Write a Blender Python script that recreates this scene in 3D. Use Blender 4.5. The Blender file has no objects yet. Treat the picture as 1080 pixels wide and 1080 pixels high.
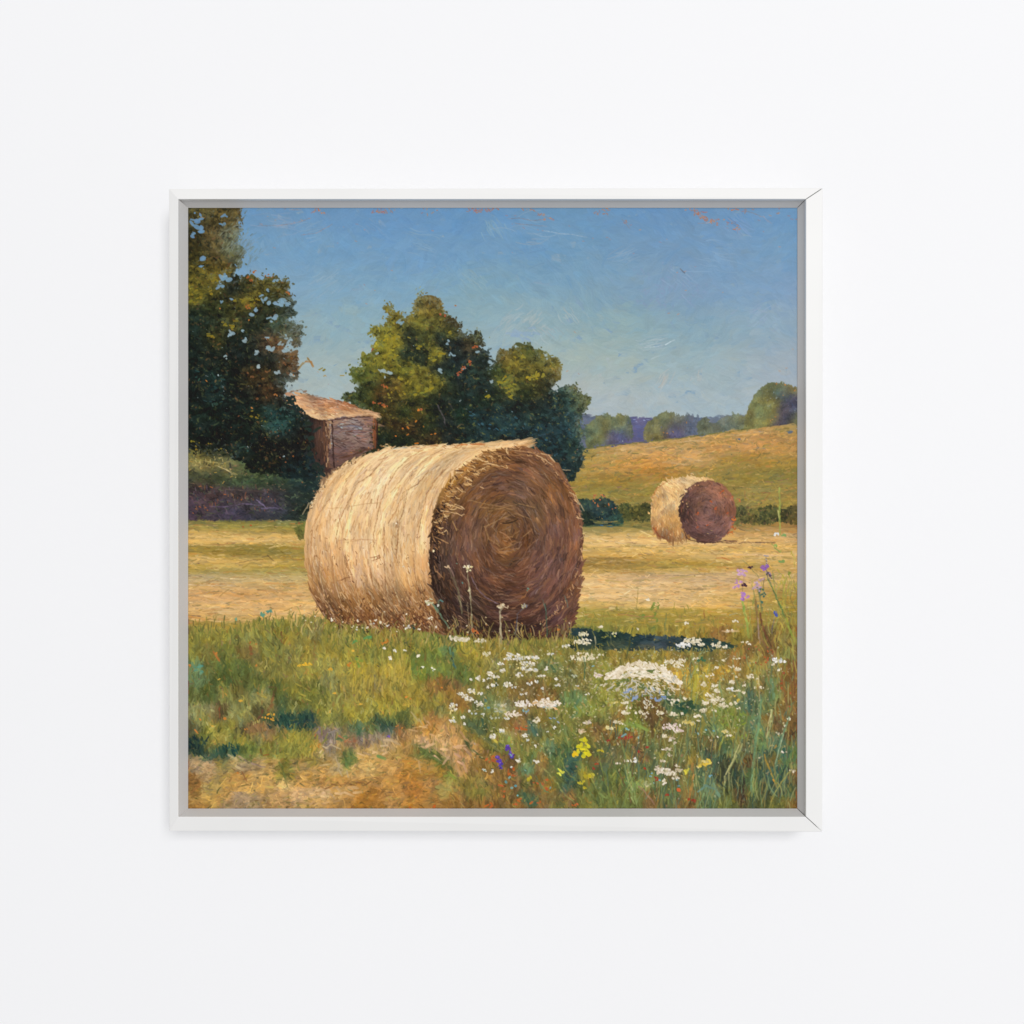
import bpy, bmesh, math
import numpy as np

# ------------------------------------------------------------------ camera, lamps, exposure
scene = bpy.context.scene
U = 0.0009                       # metres per unit on the plane of the frame's face
DEPTH = 0.050                    # the frame stands this far off the wall
RECESS = 0.012                   # the canvas lies this far behind the frame's face
DIST = 1080*U*35/36              # camera to the frame's face
cam = bpy.data.cameras.new("camera"); cam.lens = 35; cam.sensor_width = 36; cam.clip_start = .01; cam.clip_end = 50
cam_ob = bpy.data.objects.new("camera", cam); scene.collection.objects.link(cam_ob)
cam_ob.location = (0, -(DEPTH+DIST), 0); cam_ob.rotation_euler = (math.pi/2, 0, 0)
scene.camera = cam_ob
world = bpy.data.worlds.new("World"); scene.world = world; world.use_nodes = True
bg = world.node_tree.nodes['Background']; bg.inputs[0].default_value = (.985, .99, 1.0, 1); bg.inputs[1].default_value = .61
def area_lamp(name, loc, size, power, col=(1, 1, 1)):
    l = bpy.data.lights.new(name, 'AREA'); l.shape = 'SQUARE'; l.size = size; l.energy = power; l.color = col
    o = bpy.data.objects.new(name, l); scene.collection.objects.link(o); o.location = loc
    d = -np.array(loc); from mathutils import Vector
    o.rotation_euler = Vector(d).to_track_quat('-Z', 'Y').to_euler(); return o
area_lamp('softbox_lamp', (2.7, -9.0, 2.7), 3.6, 505, (1, .995, .985))
scene.view_settings.view_transform = 'Standard'; scene.view_settings.look = 'None'
scene.view_settings.exposure = 0; scene.view_settings.gamma = 1; scene.view_settings.use_curve_mapping = False
scene.cycles.max_bounces = 8; scene.cycles.diffuse_bounces = 6

def material(name, rough=.6, spec=.3, base=(.8, .8, .8)):
    m = bpy.data.materials.new(name); m.use_nodes = True
    b = m.node_tree.nodes['Principled BSDF']
    b.inputs['Base Color'].default_value = (*base, 1); b.inputs['Roughness'].default_value = rough
    b.inputs['Specular IOR Level'].default_value = spec
    return m, m.node_tree, b
def bumped(m, nt, b, scale, strength, dist=.0006, stretch=(1, 1, 1), vary=.02, base=(.8, .8, .8), vscale=3.):
    """fine relief plus a slight unevenness of the paint's own tone"""
    tc = nt.nodes.new('ShaderNodeTexCoord'); mp = nt.nodes.new('ShaderNodeMapping'); mp.inputs['Scale'].default_value = stretch
    n = nt.nodes.new('ShaderNodeTexNoise'); n.inputs['Scale'].default_value = scale; n.inputs['Detail'].default_value = 5
    bp = nt.nodes.new('ShaderNodeBump'); bp.inputs['Strength'].default_value = strength; bp.inputs['Distance'].default_value = dist
    nt.links.new(tc.outputs['Object'], mp.inputs[0]); nt.links.new(mp.outputs[0], n.inputs['Vector'])
    nt.links.new(n.outputs['Fac'], bp.inputs['Height']); nt.links.new(bp.outputs[0], b.inputs['Normal'])
    n2 = nt.nodes.new('ShaderNodeTexNoise'); n2.inputs['Scale'].default_value = vscale; n2.inputs['Detail'].default_value = 3
    cr = nt.nodes.new('ShaderNodeValToRGB'); nt.links.new(mp.outputs[0], n2.inputs['Vector']); nt.links.new(n2.outputs['Fac'], cr.inputs[0])
    cr.color_ramp.elements[0].position = .3; cr.color_ramp.elements[1].position = .7
    cr.color_ramp.elements[0].color = (*[c*(1-vary) for c in base], 1); cr.color_ramp.elements[1].color = (*[min(1, c*(1+vary)) for c in base], 1)
    nt.links.new(cr.outputs[0], b.inputs['Base Color'])

# ------------------------------------------------------------------ the wall
WALL = (.855, .855, .868)
m_wall, nt, b = material('matt_wall_paint', .9, .15, WALL); bumped(m_wall, nt, b, 420, .12, .0004, vary=.004, base=WALL, vscale=2.)
def mesh_object(name, bm, mat, parent=None):
    me = bpy.data.meshes.new(name); bm.normal_update(); bm.to_mesh(me); bm.free()
    o = bpy.data.objects.new(name, me); scene.collection.objects.link(o); me.materials.append(mat)
    if parent: o.parent = parent
    return o
bm = bmesh.new(); bmesh.ops.create_cube(bm, size=1.0)
for v in bm.verts: v.co = (v.co.x*5.0, v.co.y*.1+.05, v.co.z*3.2)
wall = mesh_object('wall', bm, m_wall); wall['kind'] = 'structure'

# ------------------------------------------------------------------ the frame
painting = bpy.data.objects.new('framed_painting', None); scene.collection.objects.link(painting)
painting.empty_display_size = .1
painting['label'] = 'white framed oil painting of round hay bales in a summer field on a plain wall'
painting['category'] = 'painting'
FRAME = (.80, .795, .785)
m_frame, nt, b = material('white_satin_lacquer', .45, .3, FRAME); bumped(m_frame, nt, b, 260, .10, .0003, (1, 1, 1), .012, FRAME, 14)
def fx(px): return (px-540)*U
def fz(py): return (540-py)*U
OUT = (177, 198, 868, 878); INN = (188, 210, 850, 861.5)          # left, top, right, bottom
co = {'tl':(0,1),'tr':(2,1),'br':(2,3),'bl':(0,3)}
def corner(box, k): return np.array([fx(box[co[k][0]]), fz(box[co[k][1]])])
LIP = (198.6, 219.4, 840.8, 852.6)                                 # where the lip meets the canvas
F = (DIST+RECESS)/DIST
m_lip, nt, b = material('grey_lip_paint', .7, .2, (.56, .548, .54)); bumped(m_lip, nt, b, 260, .10, .0003, (1, 1, 1), .02, (.56, .548, .54), 14)
DROP = {'tl':.0030, 'tr':.0005, 'br':.0016, 'bl':.0040}            # how far the outer edge of the face falls back
def prism(name, sections, mat, parent, soft):
    bm = bmesh.new()
    rings = [[bm.verts.new((p[0], y, p[1])) for p, y in pts] for pts in sections]
    n = len(rings[0])
    for q in range(n): bm.faces.new((rings[0][q], rings[0][(q+1) % n], rings[1][(q+1) % n], rings[1][q]))
    bm.faces.new(rings[0][::-1]); bm.faces.new(rings[1])
    bmesh.ops.recalc_face_normals(bm, faces=bm.faces)
    sel = []
    for e in bm.edges:
        vs = set(e.verts)
        for q in soft[0]:
            if vs == {rings[0][q], rings[1][q]}: sel.append(e)
        for r, opened in zip(rings, soft[1:]):
            for q in soft[0][:-1]:
                if opened and vs == {r[q], r[q+1]}: sel.append(e)
    if sel: bmesh.ops.bevel(bm, geom=sel, offset=.0006, segments=3, profile=.5, affect='EDGES', clamp_overlap=True)
    return mesh_object(name, bm, mat, parent)
def rail(a, c, open_a, open_c):
    """one mitred length of moulding from corner a to corner c, with its grey lip running down to the canvas"""
    yf, yc = -DEPTH, -(DEPTH-RECESS)-.0005
    body, lip = [], []
    st = {'tl':.0045, 'tr':.0040, 'br':.0015, 'bl':.0012}[a]         # step from the face down to the lip
    for k, opened in ((a, open_a), (c, open_c)):
        o, i, l = corner(OUT, k), corner(INN, k), corner(LIP, k)*F
        other = corner(OUT, c if k == a else a); d = (other-o)/np.linalg.norm(other-o)
        gap = d*(.00036 if opened else .00001)
        o, i, l = o+gap, i+gap, l+gap
        w = i-o
        body.append([(o, 0.0), (o, yf+DROP[k]), (i, yf), (i, yf+st), (i-w*.12, yf+st), (i-w*.12, 0.0)])
        lip.append([(i-w*.10, yf+st+.0002), (i+w*.001, yf+st+.0001), (l, yc), (l-(l-i)*.3-w*.1, yc+.0002), (i-w*.10, yc)])
    r = prism('frame_rail', body, m_frame, painting, ((1, 2), open_a, open_c))
    prism('inner_lip', lip, m_lip, r, ((), 0, 0))
rail('tl', 'tr', False, True); rail('tr', 'br', True, True); rail('br', 'bl', True, False); rail('bl', 'tl', False, False)

# ------------------------------------------------------------------ the painted picture
# Coordinates are those of the picture surface; PX0..PX1 by PY0..PY1 is the painted area.
PX0, PX1, PY0, PY1 = 197.0, 842.0, 218.0, 855.0
SC = 1.6
PW, PH = int((PX1-PX0)*SC), int((PY1-PY0)*SC)
rng = np.random.default_rng(11)
ORI = {1:(195,215),2:(405,215),3:(622,215),4:(195,425),5:(405,425),6:(622,425),7:(195,635),8:(405,635),9:(622,635)}
K = 220/1080.0
def T(n, *c):
    ox, oy = ORI[n]
    return [(ox+c[i]*K, oy+c[i+1]*K) for i in range(0, len(c), 2)]
def P(n, *c):                      # (X, Y, 'hex', X, Y, 'hex', ...) in tile units
    ox, oy = ORI[n]
    return [(ox+c[i]*K, oy+c[i+1]*K, hexc(c[i+2])) for i in range(0, len(c), 3)]
def hexc(h): return np.array([int(h[i:i+2], 16)/255.0 for i in (0, 2, 4)])
IMG = np.zeros((PH, PW, 3)); HGT = np.zeros((PH, PW))
IMG[:] = hexc('8a6a4c'); IMG[:int(.37*PH)] = hexc('86a2b8')       # toned ground under the paint
AX = np.arange(PW, dtype=float); AY = np.arange(PH, dtype=float)
BR = rng.random((64, 96))
BR = (BR + np.roll(BR, 1, 1)*.6)/1.6
def stroke(x, y, ang, L, W, col, curve=0., op=1., br=.10, hh=1., dry=0.):
    """one loaded-brush mark: centre, direction (0 = right, positive = down), length, width"""
    x = (x-PX0)*SC; y = (y-PY0)*SC; l = L*SC*.5; w = max(W*SC*.5, .55)
    r = l+w+1
    x0 = int(max(0, x-r)); x1 = int(min(PW, x+r+2)); y0 = int(max(0, y-r)); y1 = int(min(PH, y+r+2))
    if x1 <= x0 or y1 <= y0: return
    c = math.cos(ang); s = math.sin(ang)
    dx = AX[x0:x1]-x; dy = (AY[y0:y1]-y)[:, None]
    u = dx*c+dy*s
    v = dy*c-dx*s
    if curve: v = v-curve*(u*u/l-l*.4)
    t = u/l
    e = 1-t*t
    prof = w*np.sqrt(np.clip(e, 0, 1)) if l < 3*w else w*np.clip(e*2.2, 0, 1)**.5
    a = np.clip(prof-np.abs(v)+.5, 0, 1)*(e > 0)
    row = BR[int(x*7+y*3) & 63]
    if w > .9:
        b = row[np.clip((v*(1.1)+46), 0, 95).astype(np.int32)]-.5
        if dry: a = a*np.clip(1.3-dry*(t*.5+.5)*2*(b+.75), 0, 1)
    else:
        b = np.zeros_like(v)+row[0]-.5
        if dry: a = a*(1-dry*.3)
    a = a*op
    I = IMG[y0:y1, x0:x1]
    a3 = a[..., None]
    I += a3*(col*(1+br*b)[..., None]-I)
    Hh = HGT[y0:y1, x0:x1]
    Hh += a*((b*.9+.35+.5*np.clip(np.abs(v)/w, 0, 1))*hh-Hh*.75)
def inpoly(x, y, poly):
    ins = np.zeros(np.shape(x), bool)
    n = len(poly); j = n-1
    for i in range(n):
        xi, yi = poly[i]; xj, yj = poly[j]
        if yi != yj:
            ins ^= ((yi > y) != (yj > y)) & (x < (xj-xi)*(y-yi)/(yj-yi)+xi)
        j = i
    return ins
def nz(seed, x, y, sx, sy=None, octv=3):   # smooth value noise, -1..1
    sy = sy or sx
    g = np.random.default_rng(seed).random((64, 64))*2-1
    out = 0.; amp = 1.; tot = 0.
    for k in range(octv):
        X = np.asarray(x)/sx*2**k+13.7*k; Y = np.asarray(y)/sy*2**k+5.1*k
        xi = np.floor(X).astype(int); yi = np.floor(Y).astype(int)
        fx = X-xi; fy = Y-yi; fx = fx*fx*(3-2*fx); fy = fy*fy*(3-2*fy)
        a = g[yi & 63, xi & 63]; b = g[yi & 63, (xi+1) & 63]; c = g[(yi+1) & 63, xi & 63]; d = g[(yi+1) & 63, (xi+1) & 63]
        out = out+amp*((a*(1-fx)+b*fx)*(1-fy)+(c*(1-fx)+d*fx)*fy); tot += amp; amp *= .5
    return out/tot
def field(pts, x, y, sx, sy):
    X = np.array([p[0] for p in pts]); Y = np.array([p[1] for p in pts]); C = np.array([p[2] for p in pts])
    d = ((x[:, None]-X)/sx)**2+((y[:, None]-Y)/sy)**2
    w = np.exp(-np.minimum(d, 60))+1e-3/(1+d*d)
    w /= w.sum(1, keepdims=True)
    return w@C
def scatter(poly, n, rough=0.):
    xs = [p[0] for p in poly]; ys = [p[1] for p in poly]
    k = int(n*3.0)+50
    x = rng.uniform(min(xs), max(xs), k); y = rng.uniform(min(ys), max(ys), k)
    xx, yy = x, y
    if rough:
        xx = x+rough*nz(3, x, y, 14); yy = y+rough*nz(4, x, y, 14)
    m = inpoly(xx, yy, poly)
    return x[m], y[m], m.mean()*(max(xs)-min(xs))*(max(ys)-min(ys))
def area(poly):
    a = 0
    for i in range(len(poly)):
        a += poly[i-1][0]*poly[i][1]-poly[i][0]*poly[i-1][1]
    return abs(a)/2
def jcol(c, n, val=.05, hue=.02):
    c = c*(1+rng.normal(0, val, (n, 1)))
    wc = rng.normal(0, hue, (n, 1))*np.minimum(1, c.mean(1, keepdims=True)*2.2)
    return np.clip(c+wc*np.array([[1., .15, -1.]])+rng.normal(0, hue*.4, (n, 3)), .015, .985)
def region(poly, pts, cover, L, W, ang, sig=(30, 12), aj=.2, val=.05, hue=.015, curve=.1, op=.9, br=.12, hh=1., rough=0., dry=.5, lj=.35, mix=None, order=None, mixamt=.5, sel=None, tone=None, ts=(7, 6), ta=None):
    n = int(cover*area(poly)/(L*W*.8))
    xs = [p[0] for p in poly]; ys = [p[1] for p in poly]
    k = int(cover*(max(xs)-min(xs))*(max(ys)-min(ys))/(L*W*.8))
    x = rng.uniform(min(xs), max(xs), k); y = rng.uniform(min(ys), max(ys), k)
    xx, yy = (x+rough*nz(3, x, y, 14), y+rough*nz(4, x, y, 14)) if rough else (x, y)
    m = inpoly(xx, yy, poly)
    if sel is not None: m &= sel(x, y)
    x = x[m]; y = y[m]; n = len(x)
    if n == 0: return
    c = field(pts, x+rng.normal(0, sig[0]*.12, n), y+rng.normal(0, sig[1]*.15, n), *sig)
    if mix is not None:            # stray strokes of other colours on the palette
        for h, p in mix:
            q = rng.random(n) < p
            c[q] = c[q]*(1-mixamt)+hexc(h)*mixamt
    if ta is None: ta = val*1.5
    tn = tone(x, y) if tone is not None else nz(91, x, y, ts[0], ts[1], 3)*1.6
    c = c*(1+ta*tn[:, None])
    wn = nz(92, x, y, ts[0]*1.3, ts[1]*1.3, 2)[:, None]*hue*2.0
    c = np.clip(c+wn*np.array([[1., .1, -1.]])*np.minimum(1, c.mean(1, keepdims=True)*2.2), .03, .97)
    c = jcol(c, n, val*.55, hue*.5)
    A = ang(x, y) if callable(ang) else np.full(n, float(ang))
    A = A+rng.normal(0, aj, n)
    Ls = L*np.exp(rng.normal(0, lj, n)); Ws = W*np.exp(rng.normal(0, lj*.7, n))
    cv = rng.normal(0, abs(curve), n)-(abs(curve)-curve)*.8
    o = np.argsort(y+rng.normal(0, 6, n)) if order == 'y' else range(n)
    for i in o:
        stroke(x[i], y[i], A[i], Ls[i], Ws[i], c[i], cv[i], op, br, hh, dry)
def dabs(pts, col, L=2., W=1.6, j=.3, val=.05, hue=.02, aj=1.0, ang=0., op=1., hh=1.6, n=1, spread=0.):
    c0 = hexc(col) if isinstance(col, str) else col
    for (x, y) in pts:
        for k in range(n):
            c = jcol(c0[None], 1, val, hue)[0]
            stroke(x+rng.normal(0, spread) if spread else x, y+rng.normal(0, spread*.7) if spread else y, ang+rng.normal(0, aj), L*math.exp(rng.normal(0, j)), W*math.exp(rng.normal(0, j)), c, 0, op, .1, hh)
def line(pts, W, col, op=1., val=.04, hh=1.3, step=4., loose=.12):
    c0 = hexc(col)
    for i in range(len(pts)-1):
        (xa, ya), (xb, yb) = pts[i], pts[i+1]
        d = math.hypot(xb-xa, yb-ya); n = max(1, int(d/step)); a = math.atan2(yb-ya, xb-xa)
        for k in range(n):
            f = (k+.5)/n
            j = loose*W
            stroke(xa+(xb-xa)*f+rng.normal(0, j), ya+(yb-ya)*f+rng.normal(0, j), a+rng.normal(0, .06+loose*.5), d/n*rng.uniform(1.1, 1.8), W*rng.uniform(.65, 1.2), np.clip(c0*(1+rng.normal(0, val+.03)), 0, 1), 0, op*rng.uniform(.65, 1), .12, hh, .5)
def crown(poly, holes, pts, skypts, edge=3., cover=2.2, L=5., W=2.6, sig=(16, 12), mix=None, val=.10, seed=1):
    """a mass of leaf dabs: ragged outline, twigs and leaves breaking off it, gaps of sky"""
    region(poly, pts, 3.2, 8, 4, 0., sig=sig, aj=1.5, val=.06, rough=edge*1.5, mix=mix, mixamt=.3)
    region(poly, pts, cover, L, W, lambda x, y: 1.8*nz(seed, x, y, 18), sig=sig, aj=.6, val=val, ta=.34, ts=(6.5, 4.5), hue=.018, rough=edge*2.2, mix=mix, curve=.25)
    region(poly, pts, cover*.55, L*.75, W*.7, lambda x, y: 2.2*nz(seed+5, x, y, 12), sig=sig, aj=.8, val=val*1.1, ta=.42, ts=(5, 3.5), hue=.02, rough=edge*2.8, mix=mix, curve=.3, br=.05, hh=1.3)
    # loose leaves past the outline
    per = []
    for i in range(len(poly)):
        (xa, ya), (xb, yb) = poly[i-1], poly[i]
        d = math.hypot(xb-xa, yb-ya)
        for k in range(int(d/.7)):
            f = rng.random(); per.append((xa+(xb-xa)*f+rng.normal(0, edge*.95), ya+(yb-ya)*f+rng.normal(0, edge*.95)))
    per = np.array(per)
    keep = per[:, 1] < per[:, 1].max()-25
    per = per[keep & (rng.random(len(per)) < .7)]
    c = jcol(field(pts, per[:, 0], per[:, 1], *sig), len(per), .12, .025)
    for i in range(len(per)):
        stroke(per[i, 0], per[i, 1], rng.uniform(-1.5, 1.5), rng.uniform(1.5, 3.6), rng.uniform(.9, 2.0), c[i], 0, .9, .05, 1.2)
    ed = per[rng.random(len(per)) < .55]       # dry feathering where the brush dragged leaf colour into sky
    cf = jcol(field(pts, ed[:, 0], ed[:, 1], *sig)*.6+field(skypts, ed[:, 0], ed[:, 1], 60, 40)*.4, len(ed), .05, .01)
    for i in range(len(ed)):
        stroke(ed[i, 0], ed[i, 1], rng.normal(-.6, .9), rng.uniform(3, 6.5), rng.uniform(1., 2.), cf[i], rng.normal(0, .2), .5, .3, 1.2, .9)
    for (x, y), r in holes:
        n = max(2, int(r*.95))
        hx = x+rng.normal(0, r*.33, n); hy = y+rng.normal(0, r*.27, n)
        cs = jcol(field(skypts, hx, hy, 60, 40)*.96, n, .03, .008)
        for i in range(n):
            stroke(hx[i], hy[i], rng.uniform(-1, 1), rng.uniform(1.5, 2.+r*.8), rng.uniform(1.2, 1.2+r*.45), cs[i], 0, .9, .05, 1.5)

# ---------------------------------------------------------------- colours of the sky
SKY = [(x, y, hexc(h)) for x, y, h in [
 (200,222,'6f97c0'),(300,225,'7097c0'),(400,222,'6d96c2'),(500,224,'6c96c2'),(600,224,'6f97be'),(700,222,'6b93c0'),(780,224,'7196be'),(838,222,'6f9ac6'),
 (270,262,'779dc0'),(340,270,'759dc2'),(430,268,'749bc2'),(520,262,'7199c0'),(600,262,'7299bc'),(690,258,'7497bb'),(760,262,'7798bc'),(835,262,'779cc0'),
 (300,300,'84a4c0'),(360,306,'84a6c0'),(430,304,'7fa3c0'),(520,300,'80a3ba'),(600,300,'7c9fbb'),(660,300,'7f9fb9'),(710,305,'7f9aba'),(780,300,'7b9dc0'),(838,305,'839fc2'),
 (330,345,'92acb9'),(370,340,'91adba'),(480,330,'8aa8b6'),(540,335,'90abb8'),(600,335,'8da8b5'),(660,345,'8faab2'),(730,345,'86a4b9'),(800,345,'8fa8ba'),(838,345,'93a9c0'),
 (345,385,'9fb2b8'),(360,410,'a4b5ba'),(530,360,'98afbb'),(600,375,'9db0b2'),(640,385,'9fb0b1'),(700,380,'98aeb8'),(770,385,'9aafba'),(835,385,'9dabbd'),
 (330,412,'a6b5bb'),(600,412,'a9b4bd'),(640,425,'a8b4bd'),(700,425,'a4b4c0'),(770,420,'a2b3bf'),(830,400,'a3afbf')]]
SKY = [(x, y, np.clip(c*np.array([1.0, 1.008, .99]), 0, 1)) for x, y, c in SKY]
def paint_sky():
    box = [(192,212),(848,212),(848,470),(192,470)]
    region(box, SKY, 2.2, 26, 9, 0., sig=(45,22), aj=.5, val=.012, hue=.006, curve=.15, op=1., br=.02, dry=0)
    region(box, SKY, 1.8, 17, 4.5, lambda x, y: 1.6*nz(21, x, y, 70, 40, 2), sig=(45,22), aj=.35, val=.018, hue=.009, curve=.25, op=.75, br=.05, dry=.6)
    region(box, SKY, .7, 13, 2.4, lambda x, y: 1.8*nz(22, x, y, 70, 50, 2), sig=(45,22), aj=.3, val=.02, hue=.01, curve=.3, op=.35, br=.07, dry=.8)
    region(box, SKY, .25, 10, .9, lambda x, y: 1.8*nz(22, x, y, 70, 50, 2), sig=(45,22), aj=.2, val=.03, hue=.01, curve=.3, op=.35, hh=1.6)
    # lilac scumble, right of centre
    for k in range(60):
        x, y = rng.normal(703, 22), rng.normal(308, 14)
        stroke(x, y, rng.normal(1.1, .5), rng.uniform(5, 12), rng.uniform(1, 2.6), hexc('8b98bb'), .2, .28, .1, 1, .9)
    # violet-blue top corner scuffs, fanned dry strokes
    for (cx, cy, a, n, sp, ln, col) in [(780,236,.75,26,11,15,'7d9cc4'),(775,232,.72,14,10,13,'5f8fc4'),(655,268,-.42,16,10,22,'8aa5bd'),(520,240,1.0,22,10,14,'86a6b8'),(560,262,-.2,12,16,26,'6d93b8'),
            (540,340,-.75,30,13,14,'a4b4ba'),(562,335,-.75,16,10,12,'aab7ba'),(575,352,.7,16,12,13,'a3b2b8'),(500,300,.8,22,12,13,'8fabb6'),(600,335,.9,14,9,12,'a0b0b4'),
            (690,362,-.18,12,9,22,'a8bac2'),(720,295,.75,18,12,16,'8aa4bf'),(760,270,.2,16,16,24,'86a4c0'),(330,240,-.35,16,16,18,'84a2bc'),(300,232,.05,14,18,26,'8aa0bb'),(395,235,.7,14,13,12,'7f9fc0'),
            (560,246,.02,10,18,26,'93a9bd'),(443,255,.35,18,14,20,'86a6bf'),(700,400,-1.1,14,7,15,'b3b6b4'),(735,396,-1.3,8,5,9,'aab0b2'),(260,255,-.7,18,9,12,'8199ac'),(345,300,-.6,20,16,14,'92adc0'),(800,330,-.6,22,16,14,'93a8c2')]:
        for k in range(n):
            x, y = cx+rng.normal(0, sp*.6), cy+rng.normal(0, sp*.5)
            stroke(x, y, a+rng.normal(0, .12), ln*rng.uniform(.5, 1.2), rng.uniform(.6, 1.5), hexc(col)*rng.uniform(.96, 1.04), rng.normal(0, .15), .6, .1, 2.0, .7)
    line([(676,366),(690,365.5),(702,363),(711,358)], 1.0, 'bccbd3', .85)
    line([(672,363),(688,361),(700,357)], .8, 'b2c4ce', .6)
    line([(574,243),(590,246),(604,247),(618,250)], .8, 'a9bccb', .7)
    # faint blue peak of sky colour
    for k in range(14): stroke(rng.normal(551, 7), rng.normal(352, 3), rng.normal(.3, .3), 9, 2.4, hexc('8fa8c4'), .1, .5)
    # warm ground showing through in chips along the top
    chips = [(334,222,5),(338,224,3),(398,222,7),(404,223,6),(411,221,4),(497,221.5,7),(505,222,6),(514,221,7),(519,221,4),(560,221,4),(572,226,3),(578,231,3),(640,221,3),(731,221,7),(736,224,8),(741,229,6),(747,231,7),(752,234,5),(755,231,4),(773,221,4),(788,222,3),(770,235,3),(777,242,3),(836,229,2),(819,222,2),(659,234,2),(448,222,2),(455,224,2),(630,224,3),(637,226,2)]
    for x, y, n in chips:
        for k in range(int(n*1.7)): stroke(x+rng.normal(0, 3.), y+rng.normal(0, 1.2), rng.normal(.4, .8), rng.uniform(1.5, 4.2), rng.uniform(.6, 1.3), hexc(['b0664a','a8705a','c07a4e','9a7078'][rng.integers(4)]), 0, rng.uniform(.45, .9), .1, .4)
    for x, y in [(275,236),(290,232),(310,234),(318,232),(326,230),(282,228),(300,220),(362,239),(376,236),(384,242),(375,254),(356,256),(320,247),(289,261),(413,285),(534,227),(543,227),(540,236),(552,240),(572,243),(567,242),(600,238),(615,254),(675,242),(665,237),(696,255),(703,252),(722,286),(714,287),(733,281),(668,267),(480,322),(723,306),(715,331),(705,330),(762,308),(540,266),(456,243),(640,250),(643,252),(625,251),(767,240),(805,244),(800,232),(812,227),(822,260),(598,391),(610,394),(606,350),(384,300),(395,306),(386,320),(345,428),(343,396),(362,396),(346,405),(335,392),(372,413),(829,388),(822,391),(836,368)]:
        stroke(x, y, rng.normal(.1, .4), rng.uniform(1.5, 3.5), rng.uniform(.5, 1.0), hexc(['a88078','b08a74','9a7f8e'][rng.integers(3)]), 0, .65, .1, .5)
    for pts in [T(1,380,110,480,112,570,98,640,75), T(1,540,28,600,30), T(1,600,160,680,150,760,105), T(2,640,75,700,72,760,85,830,80), T(2,680,100,760,108,840,115), T(2,755,25,800,45,830,60,870,85), T(3,720,75,760,110,765,150), T(3,800,30,840,45,900,70,940,100), T(3,560,100,640,95), T(3,170,80,200,120)]:
        line(pts, .7, 'a0827f', .55, .1)
    stroke(480, 322, .5, 2.2, 1.6, hexc('9a6a44')); stroke(720.5, 286.5, .7, 5, 1.4, hexc('5f6a7c'), 0, .8); stroke(718, 284, .8, 3, 1, hexc('6b6a70'), 0, .8)
    stroke(342, 396, -.5, 3, 1, hexc('a08a50')); stroke(360.5, 395.7, 0, 5, 1.1, hexc('9a8848'))

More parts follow.
